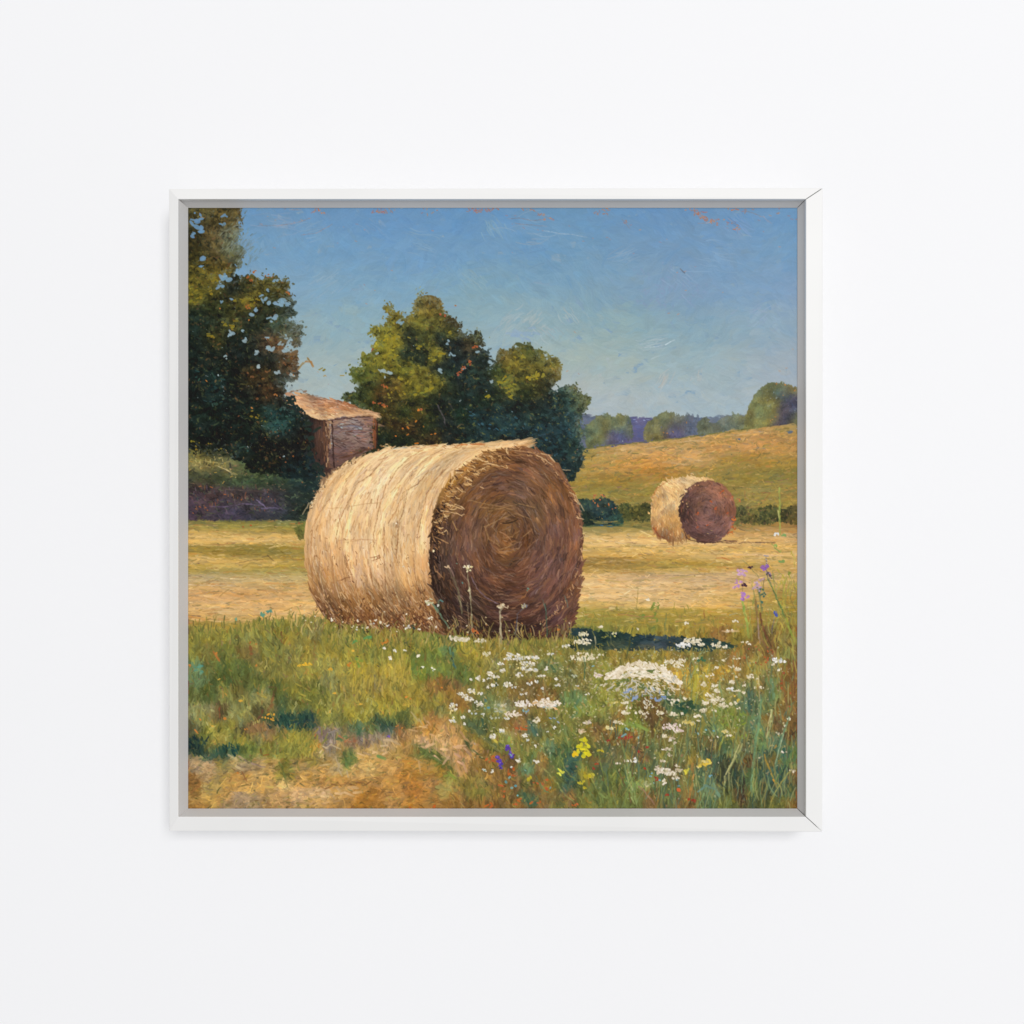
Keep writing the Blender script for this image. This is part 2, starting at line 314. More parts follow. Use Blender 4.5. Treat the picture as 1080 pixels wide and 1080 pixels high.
def paint_distance():
    # far blue hills and the wood on the skyline
    ridge = T(6,-60,60,0,62,60,75,130,85,200,72,260,80,330,82,400,90,500,72,620,82,700,70,800,66,1080,60,1080,240,-60,240)
    region(ridge, P(6,0,100,'5f6a80',100,110,'63697a',230,110,'5d5c86',260,160,'56557c',330,110,'64658a',450,110,'5d6680',560,110,'68738a',700,100,'6a7688',800,100,'6a7680',1000,100,'626c78'), 5, 7, 2.6, 0, sig=(16,8), aj=.4, val=.06)
    for poly, pts in [
        (T(6,-20,120,20,90,70,55,110,75,160,60,205,75,220,130,215,185,100,205,-20,230), P(6,10,150,'5f6a4a',60,110,'6d7450',60,180,'5c6340',150,110,'6f754f',150,175,'4c4c6a',190,130,'59645a',110,190,'50506c')),
        (T(6,270,180,280,120,330,80,380,50,430,52,460,75,490,70,520,60,560,85,560,160,450,180,340,195), P(6,300,150,'76724a',340,110,'73734a',390,70,'6b6f4c',400,120,'6c6a48',420,155,'544e6c',460,90,'5c6660',500,110,'585e70',440,130,'525270',540,130,'62697a',350,170,'6c6840')),
        (T(6,560,110,600,85,640,100,690,70,740,58,780,75,820,80,830,140,560,160), P(6,600,125,'5f6650',650,115,'606a62',700,95,'69726a',750,90,'66705a',800,110,'666c50',700,130,'5b6250')),
        (T(3,810,1080,840,1020,880,960,930,935,985,925,1040,935,1080,945)+T(6,1080,120,960,130,850,135,790,135,800,60), P(6,830,60,'6d7046',880,20,'6c7040',940,0,'747244',940,80,'6a6a3c',1010,30,'4a4a5a',1030,80,'3f4058',980,100,'4a4658',870,110,'77743e',1060,90,'67683c')+P(3,880,990,'666c48',960,950,'5f6846',1000,985,'4b5a5c',1040,950,'7a7248',1050,1020,'4c4c60',930,1040,'787640'))]:
        region(poly, pts, 3, 4.5, 2.2, lambda x, y: -1.3+.9*nz(31, x, y, 12), sig=(7,6), aj=.5, val=.07, hue=.015, rough=3)
        region(poly, pts, 2.2, 2.4, 1.1, lambda x, y: -1.2+1.2*nz(32, x, y, 9), sig=(7,6), aj=.5, val=.13, hue=.025, rough=4, br=.04)
    dabs(T(6,945,85,960,70,935,90,400,155,380,150,430,148,500,100)+T(3,965,930,1010,935,1050,945,1060,965,1000,990), 'a87842', 2, 1.2)
    dabs(T(6,230,85,300,85,620,95,240,95,280,88), '8a90b4', 3, 1, aj=.2)
    # the golden hill
    hill = [(600,476)]+T(6,-20,240,0,240,100,225,300,205,500,180,700,150,850,135,1000,120,1080,125,1080,660,-100,660)+[(600,560)]
    hp = P(6,0,255,'8a7f38',100,240,'a8864a',200,235,'b0905a',300,225,'a88548',450,205,'a98a4a',600,190,'b58f50',760,170,'a88a48',880,150,'b8884a',1000,135,'9c8640',1060,160,'a07f3c',
           0,320,'9a8038',120,330,'b0843c',260,300,'b5853c',400,280,'ba8846',540,290,'c09a60',520,310,'bd9356',650,240,'b0854a',800,230,'ae7f3e',900,190,'b37b3e',980,220,'b0823c',1060,230,'a47c36',
           0,400,'8e7a34',160,390,'94772f',300,350,'a8742e',420,345,'a5762f',520,355,'93782f',640,330,'8e7b38',740,300,'8f7a30',850,300,'9a7a38',1000,300,'967c36',
           60,460,'857d38',220,450,'80752e',330,430,'8a7a34',800,370,'85762e',900,370,'7f7632',1040,360,'7d7530',620,370,'8a7c38',
           120,510,'867a38',250,500,'807434',780,470,'85783a',900,450,'877b3c',1000,450,'8a7c38',1050,480,'90793a',840,520,'7a7238',1000,520,'8a8038',
           60,600,'85773a',200,610,'75702f',300,620,'806e2f',780,640,'97763a',900,640,'8a7438',1040,650,'9a7038',100,650,'6d6a3c',250,650,'67663c')
    hp = [(x, y, np.clip((c*.9+c.mean()*.1)*np.array([1.09, 1.04, .98])+(.04 if c.mean() > .44 else .0), 0, 1)) for x, y, c in hp]
    def hang(x, y): return -.13+.12*nz(41, x, y, 40, 14)
    region(hill, hp, 2.2, 16, 3.6, hang, sig=(26,9), aj=.12, val=.05, hue=.015)
    region(hill, hp, 1.8, 10, 1.7, hang, sig=(22,8), aj=.16, val=.07, ts=(18,3.5), ta=.12, hue=.022, mix=[('8f8a3c',.12),('c0844a',.10),('6f6a34',.08)])
    region(hill, hp, .35, 4, 1., hang, sig=(22,8), aj=.6, val=.10, ts=(8,3), hue=.03, mix=[('d0a468',.08),('5f6436',.12)])
    for t_ in [T(6,130,240,180,238,240,232), T(6,450,205,520,195,600,192), T(6,480,280,540,292,580,300), T(6,760,165,830,155,900,148), T(6,300,232,380,222), T(6,420,310,500,318)]:
        line(t_, 1.3, 'c8a878', .7)
    line(T(6,-40,238,80,222,200,208,400,190,560,168,700,150,830,132), 1.5, '67682f', .8, .1)
    line(T(6,740,440,830,436,940,432), 1, '636030', .7)
    for t_ in [T(6,885,462,930,465,905,500), T(6,800,460,805,490), T(6,895,465,890,480)]: line(t_, .8, 'a05c34', .6)
    # hedge at the foot of the hill
    region(T(6,130,545,180,520,240,535,300,520,345,560,345,610,120,610), P(6,180,550,'3f4a26',240,560,'4a4a22',300,555,'434722',160,590,'55592c'), 4, 3.4, 1.8, -1., sig=(8,6), aj=.9, val=.16, rough=3, mix=[('262f22',.25),('7a6c30',.15)])
    region(T(6,745,545,800,535,840,560,900,545,960,535,1000,550,1040,530,1080,540,1080,618,900,620,745,625), P(6,780,570,'57562e',830,580,'64602f',920,560,'3c4122',950,585,'4b4c24',1010,570,'4a4622',1060,575,'5a4e24'), 4, 3.4, 1.8, -1., sig=(7,6), aj=.9, val=.16, rough=3, mix=[('2a2f20',.22),('8a7434',.15),('6f4a38',.08)])
    region(T(6,-80,500,-20,500,30,500,60,480,100,500,140,550,160,600,170,640,60,645,-80,640), P(6,-40,540,'2a3e33',10,540,'28393a',60,530,'2d3d38',110,560,'23393c',40,600,'1e3538',130,600,'2c4838',80,630,'2a4a54',-30,600,'2a3a28'), 5, 3.6, 2, -1.1, sig=(7,6), aj=1., val=.14, rough=3, mix=[('16282a',.2),('4a5c38',.1)])
    dabs(T(6,30,480,55,500,75,488,20,510,100,525,125,545,45,530,60,470,10,490,780,510,770,500,690,630), 'b8683a', 2, 1.2, n=2, spread=1.2)
    region(T(6,-80,640,340,640,340,662,-80,662), P(6,0,650,'55603c',150,650,'6a6b3c',300,650,'7a713a'), 3, 9, 1.6, 0., sig=(20,6), aj=.08, val=.08)
    dabs(T(6,60,632,90,638,110,640), '3d6a86', 4, 1.2, aj=.1)
    for k in range(40):
        stroke(rng.uniform(622,690), rng.uniform(548,556), rng.normal(0,.1), rng.uniform(3,9), 1, hexc(['8a8040','6e6a34','a08444','4a5030'][rng.integers(4)]), 0, .7)
def paint_fields():
    # stubble right of the big bale
    fr = [(600,557),(848,557),(848,672),(600,672)]
    fp = [(x, y, hexc(h)) for y, row in [
        (559,['8a7c40','93803f','947c40','a07f45','a58048']),(563,['b79a58','bb9c5a','b08f50','b88c54','b8905a']),(568,['cba868','d5b070','cfa868','b5925a','c39a62']),
        (574,['cfae68','dab474','d3ab68','c9a060','bf9858']),(580,['bd9a4c','c8a050','c49c4e','c09a4a','bc9448']),(585,['c29c50','bf9848','c8a258','cda866','d2aa68']),
        (590,['9c7834','a07c38','a88a40','b0904c','b89654']),(596,['94702f','98783a','a08838','a88a3c','b49048']),(601,['a88844','a2823a','b0923e','ba9446','b08c44']),
        (606,['c4a468','b89870','ae9470','ac8e68','b49660']),(611,['cdac74','c0a07a','b29a7c','b29474','b89a60']),(617,['d4b078','d2ae7c','c4a272','bc9a6c','b08e50']),
        (623,['ceaa70','d8b480','cfa870','c69e60','a88840']),(630,['d4b078','d6b07a','d2aa6c','c8a058','a88838']),(637,['b8963f','c0a05a','d8b076','c0984a','9c8434']),
        (645,['9a8a38','9c8838','a8903a','a88a38','8c7a2e']),(655,['8a8434','8e8234','9a8634','a08236','8a7630']),(668,['6a6c30','5f6430','7a7030','947a34','8c742f'])] for x, h in zip((612,660,715,770,832), row)]
    fp = [(x, y, np.clip(c+(hexc('f6ca82')-c)*(.34 if c.mean() > .5 else .06), 0, .96)) for x, y, c in fp]
    region(fr, fp, 2.4, 20, 3.2, 0.02, sig=(34,3.4), aj=.06, val=.035, ts=(30,3), hue=.012, curve=.05)
    region(fr, fp, 1.8, 14, 1.6, 0.02, sig=(34,3.2), aj=.09, val=.06, ts=(26,2.2), ta=.10, hue=.02, mix=[('e6c48c',.08),('8a7a38',.10),('b8783e',.06)])
    region(fr, fp, .35, 5, .9, 0.02, sig=(34,3.4), aj=.3, val=.10, ts=(10,2.5), hue=.03, mix=[('ecd09c',.1),('6f6430',.12)])
    for pts, w, c in [(T(6,0,700,60,705,130,720,190,730),1.3,'e4c690'),(T(6,330,700,420,718,520,722,620,728),1.2,'e3bc80'),(T(6,300,735,420,738,560,728,640,732),1,'d8b074'),(T(6,760,785,860,785,1000,788),1.4,'dfb888'),
                      (T(6,640,775,740,780,800,786),1.,'dcb47c'),(T(6,640,718,730,724,800,720,960,722),1.4,'7a5a3c'),(T(6,700,712,760,716),2,'6a4634'),(T(6,460,735,490,748,470,765),.8,'9a8440'),(T(6,0,800,100,802,220,798),1.2,'8a6630'),
                      (T(6,0,858,200,868,400,860,520,850),1,'d2aa60'),(T(6,0,1000,130,995,300,1000),1.2,'e4c694'),(T(6,330,895,500,890,700,880),1.2,'a8906c'),(T(6,500,965,620,962),1,'8a7448'),(T(6,660,800,690,802,720,808),1.2,'b8602c'),
                      (T(6,0,960,110,958,260,968),1.,'e0c08c'),(T(6,570,985,640,988),1.2,'e8c48c'),(T(6,380,990,480,1000,560,1020),1.2,'e2bc80'),(T(6,160,742,250,745,330,752),1,'a88a44')]:
        line(pts, w, c, .85)
    # stubble left of it
    fl = [(190,543),(350,543),(350,668),(190,668)]
    flp = [(x, y, hexc(h)) for y, row in [
        (546,['4a4634','4a4a38','4a4c34','2f3a2c']),(551,['7c783c','7a7838','75743a','5c6434']),(555,['8c8240','8c843e','867e3e','7c7c3a']),(560,['b0944c','a68f46','a08a48','948640']),
        (565,['cba45a','c2a058','c09c56','b0964c']),(571,['c8a256','caa458','c8a860','bc9c4c']),(577,['a88c40','8f7c32','8c7a34','a08838']),(582,['8a7430','897330','8c7732','968038']),
        (587,['b8964a','a0853a','98803a','a08638']),(591,['c8a25c','bd9a4a','bc9848','a89040']),(597,['b09040','b49644','a88f3f','a48c40']),(602,['a89048','a2904c','a0904c','a89450']),
        (608,['a89a70','a6986a','a49866','ac9a60']),(613,['b4a27c','b49e72','b09c6a','b09a5c']),(618,['bc9860','c49c60','b8945a','c09a58']),(624,['c49058','bf8f58','b88c58','c89a5c']),
        (631,['c49462','c09260','c09058','d0a468']),(638,['d0a468','d2a870','d0a064','d4aa6c']),(645,['cc9e5c','d2a86c','d6ac72','d4a868']),(652,['bc9048','c29850','caa05c','c49a54']),(660,['988438','a08a3a','ac8c40','a0843c'])] for x, h in zip((205,245,290,330), row)]
    flp = [(x, y, np.clip(c+(hexc('f4c880')-c)*(.32 if c.mean() > .52 else .04), 0, .96)) for x, y, c in flp]
    region(fl, flp, 2.4, 20, 3.0, 0.0, sig=(26,3.2), aj=.05, val=.035, ts=(30,3), hue=.012, curve=.05)
    region(fl, flp, 1.8, 14, 1.6, 0.0, sig=(26,3.0), aj=.08, val=.06, ts=(26,2.2), ta=.10, hue=.02, mix=[('dfbc80',.08),('8a7a38',.10),('c07a3e',.07)])
    region(fl, flp, .35, 5, .9, 0.0, sig=(26,3.2), aj=.3, val=.10, ts=(10,2.5), hue=.03, mix=[('e8ca96',.08),('6f6430',.12)])
    for pts, w, c in [(T(4,60,690,180,700,260,710,400,712,460,705),1.2,'d9b674'),(T(4,20,730,140,738,250,740),1.1,'d6b26c'),(T(4,20,800,90,795,140,808,200,800),1.4,'e0bd7c'),(T(4,180,880,240,872,330,865),1.2,'b88a40'),
                      (T(4,180,825,330,822,420,815),1.2,'cfa85c'),(T(4,260,828,330,815,400,808),.9,'7a5c34'),(T(4,400,795,430,790,450,810),1.2,'5f4a2c'),(T(4,440,745,520,735,600,745),1,'d4b878'),
                      (T(4,130,620,260,632,420,628),1,'a08e44'),(T(4,30,610,150,615,300,625),1.2,'8a7c3a'),(T(4,60,650,200,656,330,650),1,'b89c50'),(T(4,20,940,140,944,260,945),1.2,'c8b08c'),(T(4,190,905,300,912),1,'dcc294'),
                      (T(4,20,1055,80,1060,140,1062),1.4,'e0b880'),(T(4,60,985,150,980,250,985),1.2,'d89c54'),(T(4,340,920,420,905,560,925),1,'cbb07c')]:
        line(pts, w, c, .8)
    dabs(T(4,340,632,300,640,590,620,600,680,590,690), 'b0502a', 2, 1.2, aj=.3)
    region(T(4,565,650,620,620,635,700,590,700), P(4,600,660,'5c6c2c',600,690,'6a5a30'), 4, 3, 1.6, -1.2, aj=.6, val=.15)
def paint_bank():
    b = [(190,470)]+T(4,20,225,200,240,320,300,480,330,640,330,720,340,640,560,600,600)+[(190,547)]
    bp = P(4,30,245,'6a6630',60,280,'6c6634',60,320,'8c8048',120,320,'7c7040',180,320,'5a5830',220,330,'74704a',250,360,'5c5e3c',150,270,'343a28',300,330,'4a5a34',400,350,'3a4a30',500,370,'34452f',600,380,'263a36',
           40,370,'3f4630',120,390,'3c402a',200,400,'38442c',300,390,'37482f',400,410,'33452f',500,430,'2e3c2e',620,430,'223230',
           40,430,'453e36',60,460,'43343c',140,460,'4a3838',220,470,'44383a',320,470,'3f3638',420,480,'403840',470,470,'3d333a',540,480,'252e2a',600,490,'22302a',
           40,520,'4a3a44',140,530,'483a44',240,530,'4a3e46',340,530,'40383e',420,540,'44404c',490,540,'4a4254',560,530,'22302a',
           40,570,'4a3a48',140,570,'453c46',240,570,'42394a',350,570,'3c3a44',450,575,'33353a',560,570,'2a3430',620,560,'2a3628')
    region(b, bp, 2.4, 10, 3., 0.05, sig=(14,7), aj=.35, val=.06, hue=.012)
    region(b, bp, 2., 5, 1.4, 0.05, sig=(12,6), aj=.7, val=.13, hue=.02, mix=[('2a2c30',.15),('5a6a44',.08)])
    for k in range(70):
        x = rng.uniform(200, 292); y = rng.uniform(512, 540)
        stroke(x, y, rng.normal(1.5, .15), rng.uniform(2, 6), .9, hexc(['8a4a2c','6a4038','3a4450','2a2a30','6a5666','8a5a34'][rng.integers(6)]), 0, .65)
    dabs(T(4,55,550,100,548,135,438,80,430,205,468,115,553,70,545,40,560,290,500,430,490,610,405), '9a562e', 2., 1.1, aj=.4, n=1, spread=1.)
    for pts, w, c in [(T(4,20,320,70,325,130,330,180,320,230,350,270,370),1.5,'9a8a50'),(T(4,100,300,190,312,230,300),1,'b0a060'),(T(4,180,330,215,345,260,372),1.2,'c0b080'),(T(4,20,290,110,298),1.2,'9a8c48'),
                      (T(4,130,535,220,535,300,520,400,528),1,'6a5a78'),(T(4,370,500,420,540,500,545,460,520),1.2,'6c5f80'),(T(4,190,445,320,452,420,455),1,'5a4a44'),(T(4,400,545,480,540),1.4,'6a5f7c')]:
        line(pts, w, c, .75, .1)
    for k in range(50): stroke(rng.uniform(198,250), rng.normal(488,6), rng.normal(-1.2,.6), rng.uniform(2,4), .8, hexc(['a89850','c0b070','7a7a40','b8923c'][rng.integers(4)]), 0, .8)
def paint_left_tree():
    poly = [(190,212),(253,212)]+T(1,285,60,270,110,275,150,260,200,290,240,290,300,240,345,180,350,165,430,230,400,250,385,300,400,330,385,380,400,430,370,470,400,540,400,520,450,545,465,500,490,450,480,470,520,560,520,550,570,500,590,540,620,600,640,600,690,560,730,520,700,500,760,560,790,560,860,570,890,500,930,520,960,500,990,540,1050,680,1100)+T(4,700,80,700,200,760,340,700,380,560,370,330,340,200,240,20,235)+[(190,475)]
    pts = P(1,60,60,'4f4a2a',180,60,'544824',260,60,'5c4e2a',140,140,'55492a',60,200,'4a4220',130,210,'5a4c28',240,170,'5f6450',250,240,'5a6148',180,260,'564e2e',60,280,'4d461e',150,310,'56481c',
             60,360,'5f5720',140,380,'66591c',60,450,'605a1c',40,490,'635c1c',150,450,'4c4a20',110,420,'504a1e',
             60,560,'27362a',140,540,'3c4222',250,560,'4b4a20',60,650,'25362c',180,610,'2d3d30',240,620,'544e1e',90,720,'23302a',150,690,'4c491e',
             260,440,'2c3228',330,500,'6b5c1c',390,420,'5f5420',440,390,'4f4c22',500,430,'514a22',450,470,'48481f',430,540,'343c24',540,540,'3a4434',330,440,'4a4a22',
             300,600,'2d3a2e',400,620,'32402f',480,630,'40503c',560,640,'4f5a48',590,660,'55584a',560,700,'5a5844',400,570,'3c3f26',
             420,700,'54402e',480,730,'6a4a2c',360,680,'2a3428',300,740,'27302a',250,700,'263228',
             60,820,'22302a',150,820,'242e26',250,800,'1f2a28',350,790,'28302a',450,800,'26302a',520,830,'5a3e22',560,870,'5a4430',
             60,920,'222e2a',150,920,'223832',250,900,'1e2826',340,890,'4a3a20',420,880,'4c3a20',500,880,'2a3630',540,910,'485c62',
             60,1020,'202c28',160,1000,'253c38',250,1000,'1d2828',350,980,'2c2c22',440,980,'55381e',500,1010,'2a2c26',320,1050,'22302a')
    pts += P(4,60,60,'22332a',150,50,'203028',250,60,'202e2a',340,50,'243428',350,100,'2a3424',460,40,'284640',530,70,'284842',480,120,'2f5650',600,90,'1f3230',640,120,'2c2a28',
             60,140,'22302a',140,150,'1f2a26',250,150,'1c2828',350,160,'1e2a26',450,190,'24261f',560,170,'222a2a',640,200,'33241f',60,210,'2a2e22',180,200,'20281f',300,230,'283a34',420,240,'221f1c',540,250,'242220',640,280,'1c2c34',450,290,'20261f',560,320,'20343a',330,290,'222a22',680,320,'22343c')
    sk = SKY
    pts = [(x, y, c*(.80 if c.mean() < .24 else 1.)) for x, y, c in pts]
    pts = [(x, y, c if c[2] <= c[1]*.95 else c*np.array([1.02, .97, .88])) for x, y, c in pts]
    holes = [(T(1,62,85)[0],9),(T(1,80,130)[0],8),(T(1,50,160)[0],5),(T(1,92,280)[0],6),(T(1,84,320)[0],4),(T(1,205,60)[0],3.5),(T(1,195,105)[0],4),(T(1,235,670)[0],6),(T(1,310,705)[0],4.5),(T(1,430,745)[0],7),(T(1,455,755)[0],5),(T(1,350,575)[0],5),(T(1,370,545)[0],4),
             (T(1,480,520)[0],9),(T(1,520,510)[0],7),(T(1,400,495)[0],5),(T(1,425,440)[0],3),(T(1,380,840)[0],5),(T(1,375,765)[0],5),(T(1,425,690)[0],3.5),(T(1,300,655)[0],3.5),(T(1,205,380)[0],8),(T(1,180,425)[0],5),(T(1,190,505)[0],3),(T(1,240,497)[0],3),(T(1,450,585)[0],6),(T(1,440,610)[0],3),
             (T(1,535,700)[0],7),(T(1,500,720)[0],4),(T(1,520,760)[0],6),(T(1,210,790)[0],3.5),(T(1,540,950)[0],4),(T(1,480,870)[0],4),(T(1,550,890)[0],4),(T(1,470,405)[0],4),(T(1,400,470)[0],3)]
    crown(poly, holes, pts, sk, edge=3.2, cover=2.4, L=4.6, W=2.3, sig=(11,9), mix=[('1a2622',.14),('5a5a2c',.07),('6a4226',.04)], seed=51)
    # feathery dry-brush at the top right of the crown
    for k in range(90):
        x = rng.normal(258, 8); y = rng.normal(262, 12)
        stroke(x, y, rng.normal(-.95, .25), rng.uniform(4, 10), rng.uniform(.6, 1.3), hexc(['6a7468','7a8a90','5c604a','8097a8','6c7a78','82958f'][rng.integers(6)]), .1, .5, .2, 1.5, .8)
    for k in range(60):
        x = rng.normal(243, 7); y = rng.normal(255, 14)
        stroke(x, y, rng.normal(-.95, .3), rng.uniform(4, 9), rng.uniform(.8, 1.6), hexc(['7c8468','5a5a3c','6a6c4c','8a927c'][rng.integers(4)]), .1, .6, .2, 1.5, .6)
    for k in range(60):
        x = rng.normal(306, 6); y = rng.normal(347, 9)
        stroke(x, y, rng.normal(-.2, .4), rng.uniform(3, 7), rng.uniform(.6, 1.1), hexc(['5c6654','7c8c94','4a5444','6a6a54'][rng.integers(4)]), .1, .55, .2, 1.5, .7)
    # turning leaves
    dabs(T(1,315,530,320,525,330,540,360,340,355,350,340,395,330,380,525,455,540,462,440,380,425,370), 'a05a2c', 2.4, 1.4, n=2, spread=1)
    dabs(T(1,430,700,445,712,470,735,480,745,490,740,510,745,520,830,540,840,510,825,560,790,350,900,330,890,400,900,420,870,440,860,320,870,350,850,465,985,420,1000,370,1010,430,870,455,950,520,880,560,855), '6e4a2a', 3, 1.7, n=1, spread=1.4)
    dabs(T(1,465,985,475,990,345,1055,330,600,110,915,180,540,560,885), 'b8743a', 2.2, 1.4)
    line(T(1,585,852,610,825,640,800,655,830,668,842), 1.6, '8a6a34', .85); line(T(1,625,815,650,818,662,840), 2.0, 'a8743c', .85)
    dabs(T(1,310,490,330,490,350,510,300,500,360,500,270,500,250,630,215,625,240,640,200,620,265,600,120,680,150,690,60,495,80,480,130,470,40,500,60,440,30,470,150,390,160,400,130,450,700,860), '7d6f20', 3.4, 1.6, aj=.3, ang=-.2, n=2, spread=1.8)
    dabs(T(1,160,1030,120,1020,200,1015,60,890,140,880,170,950,200,890), '2a423c', 4, 1.4, aj=.7, n=3, spread=3)
    dabs(T(4,440,40,460,60,500,30,480,120,500,130,520,90,560,70,540,60,470,100,440,110,310,230,320,240,420,20), '2c4a44', 3.2, 1.5, aj=.5, n=2, spread=2)
    dabs(T(4,350,40,380,60,370,80,400,90,350,70,60,210,120,215,180,240,50,235,40,190), '7a6c24', 2.2, 1.2, n=2, spread=1.6)
    dabs(T(4,500,285,510,300,580,200,420,185,560,270,455,150,350,150,270,70,610,210,545,140,470,210,240,120,400,220,430,180,480,170), '7a4a2c', 1.6, 1., n=1, spread=1.6)
def paint_barn():
    region(T(4,645,75,690,80,740,80,760,340,740,360,680,330,650,200), P(4,640,120,'2c211f',690,120,'4e352c',720,200,'583c30',700,280,'46302a',640,230,'38261f',620,160,'2a2422',740,320,'3e2a26'), 3, 8, 1.6, 1.55, sig=(6,10), aj=.12, val=.1, rough=1)
    hp_ = P(4,790,110,'6a4e42',860,110,'786258',940,100,'785446',880,125,'787078',860,150,'6c5656',940,160,'705854',800,180,'6a5450',880,200,'6c5654',950,210,'6a5250',810,240,'5c4444',880,240,'54403f',800,290,'4a322c',850,275,'4a302a')
    hp_ = [(x, y, np.clip(c*np.array([1.2, 1.24, 1.2])+.03, 0, 1)) for x, y, c in hp_]
    region(T(4,752,75,962,62,970,230,900,270,800,315,765,340,752,330), hp_, 3, 7, 1.8, .1, sig=(8,7), aj=.35, val=.08, rough=.4)
    region(T(4,750,75,970,62,980,235,900,275,800,320,765,345), P(4,860,150,'6a5454',880,230,'6a4a44'), .5, 6, .9, .05, aj=.3, val=.16, mix=[('8a5a44',.3),('3a2a2c',.3)])
    for k in range(26):
        stroke(345.5+rng.normal(0,1.3), rng.uniform(442,492), 1.57+rng.normal(0,.12), rng.uniform(4,9), rng.uniform(.9,1.7), hexc(['8a6448','a07c5a','6a4634','5a3a2c','b08e68'][rng.integers(5)]))
    line(T(4,762,90,764,200,770,330), 1.6, '3a2622'); line(T(4,718,90,720,200,722,300), 1.2, '6a442e'); line(T(4,700,100,690,220), 1., '5a3c2c')
    line(T(4,985,70,982,150,985,225), 2.2, '7c4228'); line(T(4,975,80,973,160,975,215), 1., '9a5630'); line(T(4,996,75,994,150,992,220), 1.4, '3f2420')
    line(T(4,800,285,870,268,940,240,1000,235), 1.6, '5a3828'); dabs(T(4,860,255,950,230,970,232,1000,245,790,300), 'a06840', 2, 1.2)
    line(T(4,790,120,860,118,910,122), 1.6, '717080', .8); line(T(4,800,150,900,140,960,150), 1, '87503a', .6)
    dabs(T(4,640,100,650,140,635,180,655,220,650,260,660,300,640,70,625,110,680,320,700,340,670,335), '26302c', 6, 3, aj=1.2, n=4, spread=2.4)
    # roof
    roof = T(4,545,-38,575,-38,620,-50,700,-25,790,-20,860,8,925,35,995,50,990,72,900,58,800,62,720,82,690,78,640,52,605,34,570,18,548,0)
    rp = P(4,540,-20,'a87a5a',600,-20,'c09068',640,0,'c89a70',560,15,'d0a070',620,30,'d0a070',680,55,'dcb484',700,20,'a06c4a',760,0,'b8805a',740,35,'c89060',800,30,'b07850',850,25,'a8683f',880,45,'d2a274',940,50,'cc9a68',800,55,'d8b080',720,70,'e0ba8a',990,60,'c4966a',680,-10,'9c6a4c')
    region(roof, rp, 3.4, 9, 2., .28, sig=(7,4.5), aj=.16, val=.07, rough=1.)
    region(roof, rp, 2.0, 6, 1.0, .3, sig=(7,4.5), aj=.3, val=.14, rough=1.5, mix=[('8a4c30',.22),('ecc898',.15),('9c8a80',.1)])
    line(T(4,545,5,600,30,660,60,700,82,740,78,800,68,880,58,960,55,1010,68), 1.4, 'dcb488', .9)
    line(T(4,530,20,600,48,680,92,740,90,840,76,970,68), 1.3, '3a221c', .8)
    dabs(T(4,540,-5,555,10,570,25,590,38,560,-20,545,-35,610,48), '25312c', 5, 2.4, aj=1.2, n=3, spread=1.8)
    line(T(1,560,965,540,975,600,960,640,990,700,1000,760,1018), 1.2, '8a6a5a', .8); line(T(4,700,-20,770,0,850,15,910,30), 1., '84482e', .8)
    line(T(4,640,-12,760,-8,860,22,960,44), .9, 'cfa88a', .8)
    dabs(T(1,580,965,600,980,620,970,640,985,660,990,550,970,720,1005), '7a6a58', 2.4, 1.1, aj=.3); line(T(1,820,985,822,1010,830,1020), .8, '5a6a38')
